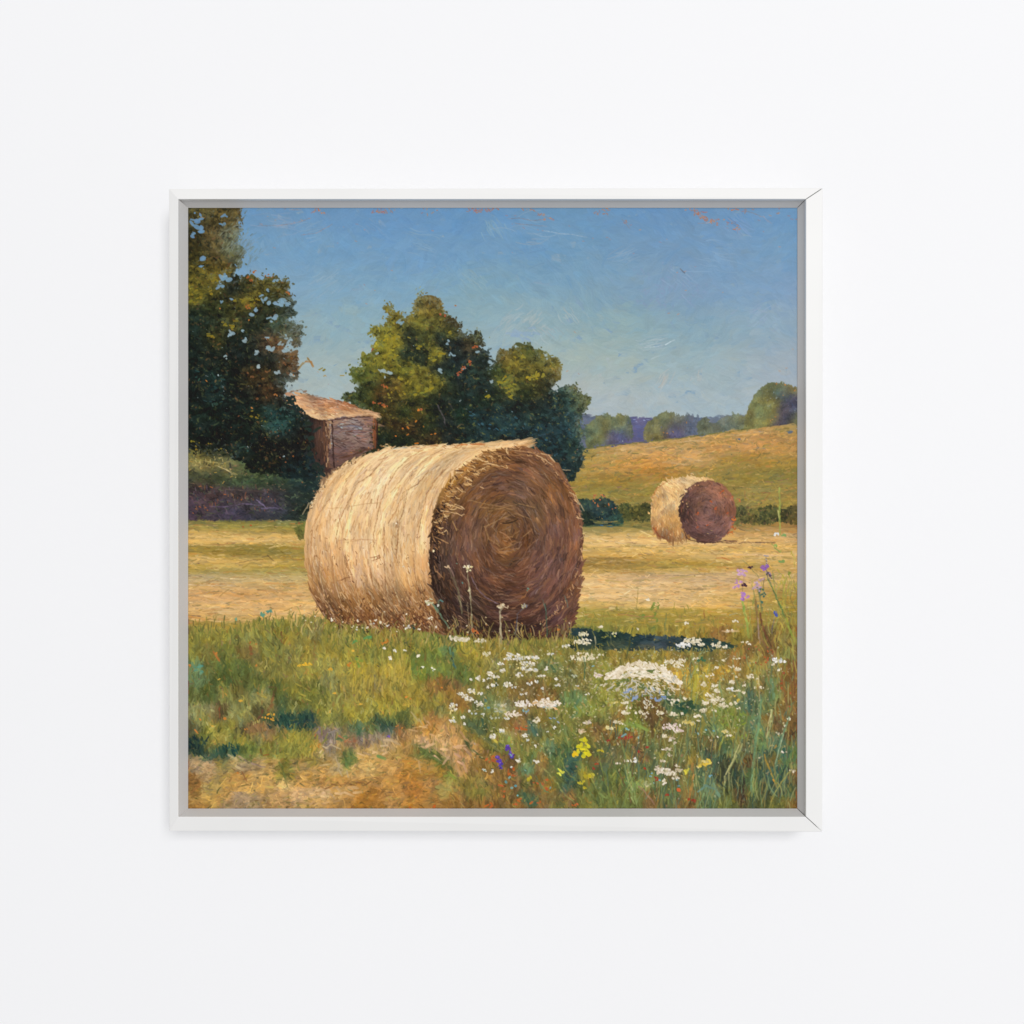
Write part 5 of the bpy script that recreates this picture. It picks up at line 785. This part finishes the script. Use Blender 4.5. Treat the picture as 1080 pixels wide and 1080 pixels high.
    # the two broad umbels, middle
    umbel(*T(8,720,528)[0], 9.5, 4.2, 42, ('f4ece0','ece0d4','fcf8f0','d8ccc4'), 'a88c74'); umbel(*T(8,840,525)[0], 15, 6, 90, ('f4e8d8','e8d4b8','fcf4e8','e0ccb4'), 'a8bcc8'); umbel(*T(8,670,580)[0], 9, 3.6, 30, ('ecdcc8','dccab4','f4e8dc')); umbel(*T(8,790,610)[0], 3.4, 2.8, 8)
    dabs(T(8,720,560,735,570,745,560,880,600,900,620,860,600), '8c9cb0', 3, 1.2); dabs(T(8,880,545,890,552,780,520), 'e4bc8c', 4, 1.3, aj=.3)
    umbel(*T(8,1030,165)[0], 5.5, 2.4, 14, ('ece4c4','d8ccA0'.lower(),'e0d8b4')); umbel(*T(8,1030,205)[0], 10, 3.4, 32, ('ece0c0','dcd0a8','f4ecd4')); umbel(*T(8,1030,285)[0], 13, 5.2, 44, ('ece0c0','dccca0','f4ecd4'), 'a09860')
    stem(T(8,1035,290,1038,340,1035,400), 1.8, '3c5c40'); umbel(*T(8,1020,668)[0], 4, 2.2, 8, ('e8d0b0','d8b890')); umbel(*T(8,1055,622)[0], 4.4, 2, 8, ('dcd0c0','c8b8a8')); 
    # cream umbel, largest
    ux, uy = T(9,272,395)[0]
    for k in range(60): stroke(rng.normal(ux+3, 22), uy+rng.uniform(2, 18), rng.normal(-.4, .6), rng.uniform(3, 7), rng.uniform(1, 2), hexc(['8c8840','a09850','6c7034','5c5c34','b0a068'][rng.integers(5)]), 0, .8)
    for k in range(420):
        a = rng.uniform(0, 1); x = ux-39+80*a; top = uy-17*math.sin(math.pi*min(1, max(0, (a-.0)*1.02)))**.65+ (3 if a > .8 else 0); y = top+rng.random()**1.15*16*math.sin(math.pi*a)**.7+rng.normal(0, 1)
        if a > .5: y += 2*(a-.5)
        stroke(x, y, (a-.5)*1.5+rng.normal(0, .45), rng.uniform(2.6, 6), rng.uniform(1.3, 2.7), hexc(['ece0c8','f2e8d4','dccdb0','e6d8bc','f6eedc','cfc0a4'][rng.integers(6)]), rng.normal(0, .2), 1, .08, 3.)
    for k in range(44): stroke(ux-18+rng.normal(0, 12), uy+9+rng.normal(0, 3.4), rng.normal(-.75, .3), rng.uniform(3, 7), rng.uniform(.9, 1.6), hexc(['dccfb4','e8dcc4','c8bca4','b0b4b4'][rng.integers(4)]), 0, .85, .1, 2.4)
    for k in range(50): stroke(ux+14+rng.normal(0, 12), uy+8+rng.normal(0, 4), rng.normal(.5, .4), rng.uniform(3, 6), rng.uniform(.9, 1.8), hexc(['dccfb4','ece0c8','c8bca4'][rng.integers(3)]), 0, .9, .1, 2.4)
    for k in range(46):
        a = rng.uniform(.08, .92); x = ux-39+80*a; y = uy+rng.uniform(-9, 8)*math.sin(math.pi*a)
        stroke(x, y, (a-.5)*1.8+rng.normal(0, .4), rng.uniform(2, 5), rng.uniform(.7, 1.3), hexc(['a8a884','b8b494','8c9468','c4b898','a0a8a8'][rng.integers(5)]), 0, .8, .1, 1.2)
    for k in range(26):
        a = rng.uniform(.2, .85); x = ux-39+80*a
        stroke(x, uy+rng.uniform(10, 20), 1.2+rng.normal(0, .5), rng.uniform(3, 6), rng.uniform(1, 1.8), hexc(['98a8bc','b8bcbc','d8d0bc','8496a8'][rng.integers(4)]), 0, .8, .1, 1.6)
    dabs(T(9,240,495,220,500,350,500,340,508,370,500,190,465,205,455,230,485,380,495,330,500), '8ea0c0', 4, 1.7, ang=-.6, aj=.4, n=2, spread=1.)
    dabs(T(9,150,415,165,412,180,405,200,400,140,430,315,358,310,352,260,430,285,440,300,450,320,360,400,455,420,480,380,460,290,480,250,500), '5c6c34', 3.6, 1.5, ang=-.3, aj=.4, n=2, spread=1.2)
    dabs(T(9,290,500,285,520,300,530,310,510,400,500,430,510,420,520,290,545,320,540,260,570,280,580,290,590), 'd8d0bc', 3, 1.4, ang=1.2, aj=.6, n=2, spread=1.2)
    for x, y, rx, ry, n in [(485,222,9,3.2,26),(530,200,10,4,44),(575,215,4.5,3,12),(655,220,5,4.4,16),(700,230,3.4,2,7),(60,130,3,1.4,5),(258,138,3,1.2,4),(498,108,2.4,1.6,5),(745,98,4.4,1.2,6),(725,148,6,1.2,8),(125,160,2,1.6,4),(15,285,5,3,11),(42,378,5,3.4,14),(60,270,3,1.4,4),
                             (410,310,5,3,10),(450,310,5,3,10),(480,300,5,2,7),(540,290,4,1.6,5),(390,330,3,2.4,6),(460,330,6,2.4,10),(830,385,4.4,2.6,10),(860,395,3,1.6,5),(735,410,5,2,9),(760,385,3,1.4,4),(740,335,2.4,1.8,5),(770,345,4,2,7),(650,340,3,1.8,6),(600,380,3,1.6,5),(560,350,2.6,1.6,4),(630,380,3,1.6,4),(700,300,4,1.6,6),(760,290,4,1.2,4),(800,205,4,1.4,5),(830,215,3,1.2,4),
                             (970,300,6,3.6,22),(985,350,3,2.4,6),(1000,310,3,2,6),(945,320,2.4,1.6,4),(590,425,3.4,2.4,8),(640,430,3.4,2,7),(660,460,4,2,8),(590,520,5,2.4,11),(650,510,10,5,34),(690,535,7,3,14),(740,525,5,3,11),(770,550,3,1.6,5),(730,450,6,2,9),(760,460,4,1.6,6),(790,470,3,1.4,4),(620,480,6,2.4,10),(800,430,3,1.4,4),(890,440,3,2,5),(860,440,2.4,1.6,4),
                             (590,560,7,2,12),(560,590,5,1.6,8),(640,560,3,1.4,4),(360,572,5.4,2.4,13),(430,578,5.4,2.6,14),(475,575,2.4,2,6),(440,510,5,2.4,8),(490,500,2.6,2,5),(185,570,5.4,3.2,15),(250,570,4,1.8,6),(290,575,3,1.4,5),(180,518,5,1.8,8),(130,520,5,1.4,6),(195,545,4,1.4,5),(135,620,3.4,2,7),(160,630,3,1.4,4),(100,650,5,1.6,7),(300,600,3,1.2,3),
                             (420,645,11,4.4,34),(455,665,6,3,14),(385,690,4,2.4,8),(490,620,4,2.4,9),(530,625,5,2.4,9),(560,610,3,1.4,4),(420,710,5,2,7),(400,760,6,2.4,9),(440,730,3,1.4,4),(410,790,4,1.6,6),(380,820,4,1.6,5),(355,860,5,3.4,16),(390,880,10,4.4,40),(430,885,6,3.4,16),(460,865,4,2.4,8),(385,930,3,5,10),(440,910,5,2.4,9),(455,845,3,2.4,6),
                             (235,818,2.4,3,7),(145,835,2.4,1.6,4),(190,820,6,1,6),(300,940,5,3,9),(1030,605,2.6,2,6),(1045,875,3,1.6,6),(1000,775,4,1,5),(700,670,3,2.6,8),(720,690,3,1.6,5),(660,700,2.4,1.4,3),(600,830,5,3,12),(560,850,2.6,2,5),(970,680,2,1.6,4),(1010,640,2,1.4,3)]:
        c = ('ece2ca','e0d4b4','d4c8a4','f6eeda') if y < 700 else ('e8dcc4','d0c0a8','f0e8d8','b8a890')
        if (x, y) in ((600,830),(560,850),(490,620),(530,625),(100,650),(130,520),(700,670)): c = ('dcc878','c8b458','e8dc9c')
        if (x, y) in ((970,300),(1000,310),(235,818),(485,222),(730,450)): c = ('f4f2ee','e4e4e4','fcfaf6','c8d0d4')
        if (x, y) in ((42,378),(420,645),(455,665)): c = ('e4d0c8','f0e0d8','d0b8b4')
        if (x, y) == (300,940): c = ('a8ac78','98a068')
        umbel(*T(9,x,y)[0], rx*.95, ry*.95, n, c, L=2.9, W=1.8)
    dabs(T(9,120,160,130,158,128,175), 'b8b468', 1.8, 1.8)
    # stalks on the right
    for q, w, c in [(T(9,220,130,205,200,185,300),1.6,'4c5430'),(T(9,105,150,110,210,125,230),1.1,'7c7c50'),(T(9,30,180,28,230),1.3,'b8ac80'),(T(9,395,60,390,110,385,170),1.1,'6c7440'),(T(9,790,0,800,60,812,110,820,180),2.2,'8ca048'),(T(9,795,10,810,70),1.1,'b8c060'),(T(9,820,0,830,60,825,110),1.,'a0a04c'),
                    (T(9,975,0,1000,50,1010,80),2,'4c6c34'),(T(9,1015,90,1040,150,1060,220),2,'8c9c3c'),(T(9,860,0,865,80,880,180,930,260),2.4,'80603a'),(T(9,880,60,900,150,940,230),1.8,'6a3c28'),(T(9,870,90,872,160,880,210),1.3,'a89080'),(T(9,550,330,545,430,530,520),3,'a09a38'),(T(9,560,380,555,470),1.4,'c0b048'),
                    (T(9,790,740,740,820,700,900,690,990),1.6,'a8a868'),(T(9,770,740,750,800,720,870),2.6,'8c9058'),(T(9,770,740,735,830,700,890),1.2,'d0c888'),(T(9,690,940,695,1000,705,1040),1.4,'94984c'),(T(9,1030,600,1000,680,975,760,960,860),2.2,'64906c'),(T(9,1000,690,985,740,960,830),1.2,'a8b890'),(T(9,945,560,930,640,915,700),2,'a8b070'),(T(9,940,560,925,620,915,690),1,'d0c890'),
                    (T(9,900,790,930,860,960,940),1.8,'b08c34'),(T(9,945,915,960,935),2.6,'c8882c'),(T(9,1040,870,990,930,950,1000,930,1060),1.3,'a8a04c'),(T(9,1080,720,1040,790,1000,850,960,930),1.8,'5c7c44'),(T(9,885,480,880,600,860,720,840,860,830,980),2.2,'6c9468'),(T(9,870,700,850,860,840,1000),1.5,'8c9c5c'),(T(9,940,400,950,500),3.4,'6c9068'),
                    (T(9,250,640,290,660,298,760),2,'8ca058'),(T(9,160,720,200,860,230,980,240,1060),2,'7c9050'),(T(9,180,850,210,960,225,1040),1.4,'9cac68'),(T(9,60,680,110,800,150,900),1.6,'5c7040'),(T(9,40,760,60,860,90,960,110,1050),1.5,'74803c'),(T(9,0,900,40,980,60,1050),1.5,'808844'),(T(9,250,950,300,1000,330,1040),1.7,'a07860'),(T(9,530,840,530,940,510,1020,500,1050),2.4,'b07c3c'),
                    (T(9,640,940,660,980,670,1000),3,'74987c'),(T(9,600,960,580,1020,560,1060),2,'749060'),(T(9,560,980,600,950,640,960),2,'64887c'),(T(9,800,900,790,1000,780,1060),2,'3c2c22'),(T(9,760,780,800,900),1.2,'4c6050'),(T(9,690,700,670,760),1.6,'94983c'),(T(9,1020,290,1040,400,1050,520),2.4,'74502c'),(T(9,990,380,1010,480,1020,560),2.2,'8a5c34'),(T(9,1055,300,1060,500),1.6,'74482c'),
                    (T(9,560,560,600,600,630,640),1.2,'4c6440'),(T(9,200,630,250,640,290,660),4,'7c9440'),(T(9,850,300,855,380,860,460),2.2,'8c8c4c'),(T(9,820,460,825,560),3,'3c5c50'),(T(9,310,580,320,640,330,700),4.4,'5a4228'),(T(9,660,920,700,960),1.4,'303a30'),(T(9,870,380,876,440,880,500),1.5,'c8b480')]:
        line(q, w, c, .85, .06, 1.8, 5)
    dabs(T(9,450,520,480,530,510,520,530,540,500,560,470,550,455,540,520,515), '2c4c38', 5, 2.4, n=2, spread=1.5)
    dabs(T(9,560,295,575,290,590,300), '3c6a44', 3.6, 2.2, n=2, spread=1.); dabs(T(9,770,600,790,610,780,590,745,600,740,580,800,580,790,630,690,600,700,630,760,640,800,690,780,690), '7c8c34', 3, 1.8, n=2, spread=1.4)
    dabs(T(9,150,700,165,705,185,700,200,695,215,695,160,690,210,700,95,715,180,710), 'a03c2c', 2.4, 1.6); dabs(T(9,350,915,345,910,395,1000,400,995,290,860,250,770,510,1020,530,1022,545,1025,30,840,20,860,300,750), '9c3c28', 3, 1.8, n=2, spread=1.)
    dabs(T(9,458,972), 'd8642c', 3, 2.6, n=2, spread=.4); dabs(T(9,910,305,925,300,900,320,915,290,905,280,820,240,860,230,940,240,950,260,800,290,880,255,920,250,995,450,1030,470,1010,420,1040,540,1000,370,985,400,850,310,925,240), 'a85430', 2.4, 1.5, n=1, spread=1.2)
    dabs(T(9,190,655,200,660,175,688,560,680,640,665,330,935,315,900,600,660,250,700,15,330), '8cb0a8', 3, 1.6); dabs(T(9,310,900,320,885,360,920,620,900,630,895,450,920,460,950), '7ca8b4', 2.6, 1.6, aj=.4)
    dabs(T(9,480,378,450,370,455,385,440,365,700,360,720,350,600,350,620,370,760,490,770,510), 'd8b848', 2.4, 1.6, n=2, spread=1.2)
    dabs(T(9,605,830,595,840,615,815,620,835,570,845), 'dcc04c', 3, 2.2, n=2, spread=.8); dabs(T(9,15,890,10,900,500,870,490,880,60,770,40,765), 'c4b83c', 3.4, 1.8, n=2, spread=.8)
    # yellow flowers, violet flowers
    dabs(T(8,1035,715,1040,730,1020,740,1010,745,1045,750,1030,760,1050,770,1000,770,1050,785,1060,795,1035,790,1055,740), 'c8c02c', 4.6, 3., n=2, spread=1.2); dabs(T(8,985,775,990,785,980,790,1000,790), 'e0c030', 4, 2.8); dabs(T(8,1030,780,1020,770,1045,770,1040,740), '94942c', 3, 1.4)
    dabs(T(8,905,865,915,875,900,885,925,880,910,890), 'd0cc44', 4, 2.6, n=1); dabs(T(8,1040,900,1030,920,1020,930,1060,900,1040,960,1010,940,750,912,760,908), 'b8a82c', 3.4, 2, n=2, spread=1.)
    dabs(T(8,620,795,590,800,585,855,655,800,650,805), '2c2c60', 1, 1)
    dabs(T(8,640,750,630,765,650,760,645,745,655,785,665,795,655,775,660,800,585,805,590,820,600,830,595,845,605,855,610,840,580,800,600,815), '5a3ca4', 3.4, 2.4, n=2, spread=.6, hue=.03); dabs(T(8,640,740,585,800,655,775,600,830,662,792), '8468cc', 2, 1.4); dabs(T(8,672,790,600,858,665,812), '3a2470', 2.6, 1.4); line(T(8,605,855,625,830,640,810), .9, '4c5c40', .8)
    dabs(T(9,965,60,968,68,960,55), '5058a0', 3, 2.2, n=2, spread=.5); line(T(9,955,75,945,120,940,160), 1., '6a6a78', .8)
    # stems with lilac bells against the stubble
    for q, w, c in [(T(6,980,440,982,520,982,640,985,680),1.8,'9aa84c'),(T(6,970,560,980,590),1.3,'c8c878'),(T(6,940,730,980,770,990,760),1.4,'8c9c4c'),(T(6,790,810,830,850,880,910),1.,'7c7c4c'),(T(6,920,910,950,970,980,1040,1000,1080),1.9,'54703c'),(T(6,800,880,790,960,790,1020),1.,'9c7c60'),(T(6,860,930,880,1000,890,1080),2,'5c6c44'),
                    (T(6,912,790,912,850,920,900,935,930),1.3,'7a6a58'),(T(6,790,1030,800,1080),2.4,'8cac48'),(T(6,1055,780,1060,850),1.2,'b0a84c'),(T(6,250,960,245,1010,240,1080),1.,'8a7a3c'),(T(6,1010,900,1000,1000,1010,1080),1.6,'a0983c'),(T(6,855,1000,858,1080),1.8,'7a6434')]:
        line(q, w, c, .85)
    for k in range(50): stroke(rng.normal(828,9), rng.normal(625,14), rng.normal(-1.4,.6), rng.uniform(3,7), rng.uniform(.8,1.5), hexc(['a89c34','b8a840','8c9040','c8b048'][rng.integers(4)]), 0, .7)
    dabs(T(6,890,990,895,965,880,960,900,1000,870,1050,890,1030,880,970,905,985), '44604c', 3.4, 2., n=1)
    dabs(T(6,770,870,780,880,795,870,775,890,800,885,785,865), 'c89cbc', 2.8, 1.9, n=4, spread=1.1); dabs(T(6,760,930,770,945,780,925,750,950), 'b888b4', 2.6, 1.7, n=4, spread=.9); dabs(T(6,800,935,805,945,790,940,830,850), '4c2c3c', 2.6, 1.7, n=2, spread=.6)
    dabs(T(6,790,980,785,1000,800,995,815,1000,790,1015), 'b47cc0', 2.8, 1.9, n=3, spread=1.); dabs(T(6,860,930,850,955,870,960,860,945,885,915), 'b898ac', 2.8, 1.8, n=4, spread=1.2); dabs(T(6,895,850,905,855,915,845,900,860,890,845), '9060ac', 3., 2., n=3, spread=.9)
    dabs(T(6,912,790,913,810,910,835,915,825), 'a8a0a8', 2.2, 1.3); dabs(T(6,935,895,940,905,925,880,930,890,915,885), '4a4458', 2.6, 1.7); dabs(T(6,930,880,910,875,935,885), '9c84a8', 2., 1.3)
    umbel(*T(6,965,682)[0], 2.2, 2.2, 7, ('f4f4f0','e4e8e8')); dabs(T(6,1005,680,1010,685,1000,685,985,820,1000,818,960,735,965,740), '7c9c54', 4, 2.2, aj=.3); dabs(T(6,300,1015,305,1020,295,1018), 'e8dcc0', 3, 1.8); dabs(T(6,330,1060,340,1050,350,1040,1030,880), '7c8838', 3, 1.8, n=3, spread=2)
    dabs(T(9,345,50,345,80,340,30,280,75), '7c8838', 5, 1.8, n=2, spread=2); line(T(9,150,60,260,75,330,70), 1., 'b06c50', .7); line(T(9,680,150,720,148,770,150), 1.5, 'dcb484', .9); line(T(9,590,40,592,80), 1.3, '8a4c28', .8)
    # orange and yellow specks on the left
    dabs(T(7,600,325,615,320,630,325,640,318,655,322,590,330,650,315,625,315), 'e0b034', 2.6, 1.5, n=2, spread=.6); dabs(T(7,400,595,415,597,430,600,445,605,455,600,460,580,455,610,430,580), 'dc9a34', 3, 1.6); dabs(T(7,285,508,290,512,870,248,868,252,770,470,775,470,905,527,910,528,745,570,750,560,175,398,140,640,145,645,750,345,760,350), 'dcaa3c', 3.6, 1.5, ang=-.2, aj=.3)
    dabs(T(7,205,605,20,325,25,328,340,210,370,215,310,655,320,658,165,275,160,265,850,320,840,325,860,318,75,605,690,745,692,735,1010,210,1040,205,1030,212,270,880,60,670,50,668,370,330,680,690)+T(8,120,490,140,500,70,640,90,650,60,645,300,440,15,200,430,165,465,150,480,152,905,140,900,145), 'c87c34', 3, 1.5, n=1, spread=.6)
    dabs(T(8,465,145,470,150,560,810,555,800,570,815,540,820,710,660,690,655,730,650,640,880,660,900,600,950,700,1020,680,1040,760,1040,800,1050,560,1040,540,1050,660,860,780,930,820,940,830,920,850,960,620,1000,250,1060,140,1060,980,1040,990,1050,620,980), 'b85c2c', 3, 1.8, n=2, spread=1.6)
    dabs(T(7,60,340,70,345,80,335,50,350,90,360,75,330,400,65,405,60,432,50,435,45,260,95), '5f9078', 3, 1.9, n=2, spread=1.5)
    dabs(T(7,945,180,950,185,960,180,935,185,880,200,870,205), '5c8c48', 3.4, 2.2, n=2, spread=.6); dabs(T(7,890,290,905,300,900,310,895,330), '7c8c34', 4, 2.4, n=2, spread=1)
    dabs(T(8,20,692,25,695), '6c54a0', 3, 1.6)
    dabs(T(8,655,790,520,870,650,905,645,910,630,930,680,950,660,960,720,560,735,565,520,550,540,545,690,1000,730,870,860,960), '7ca8a0', 2.8, 1.5, n=1)
    dabs(T(8,150,130,145,120,155,135,190,340,580,430,580,400,350,290), '3c4c3c', 3, 2)
    dabs(T(7,130,640,240,590,210,700,330,545,560,540,690,430,700,520,740,560,600,240,760,300,930,560,960,500,380,620,420,330), 'a8a058', 4, 1.1, ang=-1.3, aj=.4, n=4, spread=3)
    # picture edges: thin warm ground left bare
    for k in range(60):
        e = rng.integers(3); x, y = [(rng.uniform(198,840), 852.6), (198.6, rng.uniform(640,852)), (839.6, rng.uniform(640,852))][e]
        stroke(x, y, 0 if e == 0 else 1.57, rng.uniform(3, 9), 1.0, hexc(['7a3c20','a05028','5a3420','8c6034'][rng.integers(4)]), 0, .6)
def grade():
    global IMG
    L = (IMG*np.array([.3, .59, .11])).sum(2, keepdims=True)
    sky = np.clip((IMG[..., 2:3]-IMG[..., 0:1])*6, 0, 1)*np.clip(L*4-1, 0, 1)
    dk = np.clip((.30-L)/.15, 0, 1)
    IMG = np.clip(L+(IMG-L)*(.90+.09*np.maximum(sky, np.clip(L*2.4-.8, 0, 1))-.12*dk), 0, 1)
    w = (1-sky)*(1-dk)
    IMG = IMG*(1-w)+IMG**.93*np.array([1.015, 1.0, .985])*w
def paint_picture():
    paint_sky(); paint_distance(); paint_fields(); paint_bank(); paint_mid_tree(); paint_left_tree(); paint_barn()
    paint_small_bale(); paint_big_bale(); paint_meadow(); paint_flowers(); grade()

# ------------------------------------------------------------------ the canvas, with the paint's relief
paint_picture()
def srgb_to_lin(c): return np.where(c <= .04045, c/12.92, ((c+.055)/1.055)**2.4)
relief = HGT-HGT.mean()
relief = np.clip(relief, -1.5, 3)
xs = (PX0+(np.arange(PW)+.5)/SC-540)*U*F; zs = (540-(PY0+(np.arange(PH)+.5)/SC))*U*F
yc = -(DEPTH-RECESS)
X, Z = np.meshgrid(xs, zs); Y = yc-relief*.00028
Y[:4] = yc; Y[-4:] = yc; Y[:, :4] = yc; Y[:, -4:] = yc
V = np.stack([X, Y, Z], -1).reshape(-1, 3)
idx = np.arange(PW*PH).reshape(PH, PW)
quads = np.stack([idx[:-1, :-1], idx[1:, :-1], idx[1:, 1:], idx[:-1, 1:]], -1).reshape(-1, 4)
# turned edges and back of the stretched canvas
rim = np.concatenate([idx[0, :], idx[1:, -1], idx[-1, -2::-1], idx[-2:0:-1, 0]])
nb = len(rim); B = V[rim].copy(); B[:, 1] = -.0015
nv = len(V); V = np.concatenate([V, B])
j = np.arange(nb); jn = (j+1) % nb
skirt = np.stack([rim[j], rim[jn], nv+jn, nv+j], -1)
nq = len(quads)+nb
loops = np.concatenate([quads.ravel(), skirt.ravel(), np.arange(nv, nv+nb)[::-1]]).astype(np.int32)
starts = np.concatenate([np.arange(nq)*4, [nq*4]]).astype(np.int32)
me = bpy.data.meshes.new('canvas')
me.vertices.add(len(V)); me.vertices.foreach_set('co', V.astype(np.float32).ravel())
me.loops.add(len(loops)); me.loops.foreach_set('vertex_index', loops)
me.polygons.add(nq+1); me.polygons.foreach_set('loop_start', starts)
me.update(calc_edges=True); me.validate()
me.polygons.foreach_set('use_smooth', np.ones(len(me.polygons), bool))
col = np.ones((len(V), 4), np.float32)
lin = srgb_to_lin(IMG)
col[:nv, :3] = np.clip((lin-.009)/np.array([1.10,1.10,1.11]), .002, .9).reshape(-1, 3)
col[nv:, :3] = (.62, .57, .48)
at = me.color_attributes.new('pigment', 'FLOAT_COLOR', 'POINT'); at.data.foreach_set('color', col.ravel())
m_paint, nt, b = material('oil_paint', .55, .12)
a = nt.nodes.new('ShaderNodeVertexColor'); a.layer_name = 'pigment'; nt.links.new(a.outputs['Color'], b.inputs['Base Color'])
tc = nt.nodes.new('ShaderNodeTexCoord'); n = nt.nodes.new('ShaderNodeTexNoise'); n.inputs['Scale'].default_value = 900; n.inputs['Detail'].default_value = 2
bp = nt.nodes.new('ShaderNodeBump'); bp.inputs['Strength'].default_value = .12; bp.inputs['Distance'].default_value = .0002
nt.links.new(tc.outputs['Object'], n.inputs['Vector']); nt.links.new(n.outputs['Fac'], bp.inputs['Height']); nt.links.new(bp.outputs[0], b.inputs['Normal'])
canvas = bpy.data.objects.new('canvas', me); scene.collection.objects.link(canvas); me.materials.append(m_paint); canvas.parent = painting
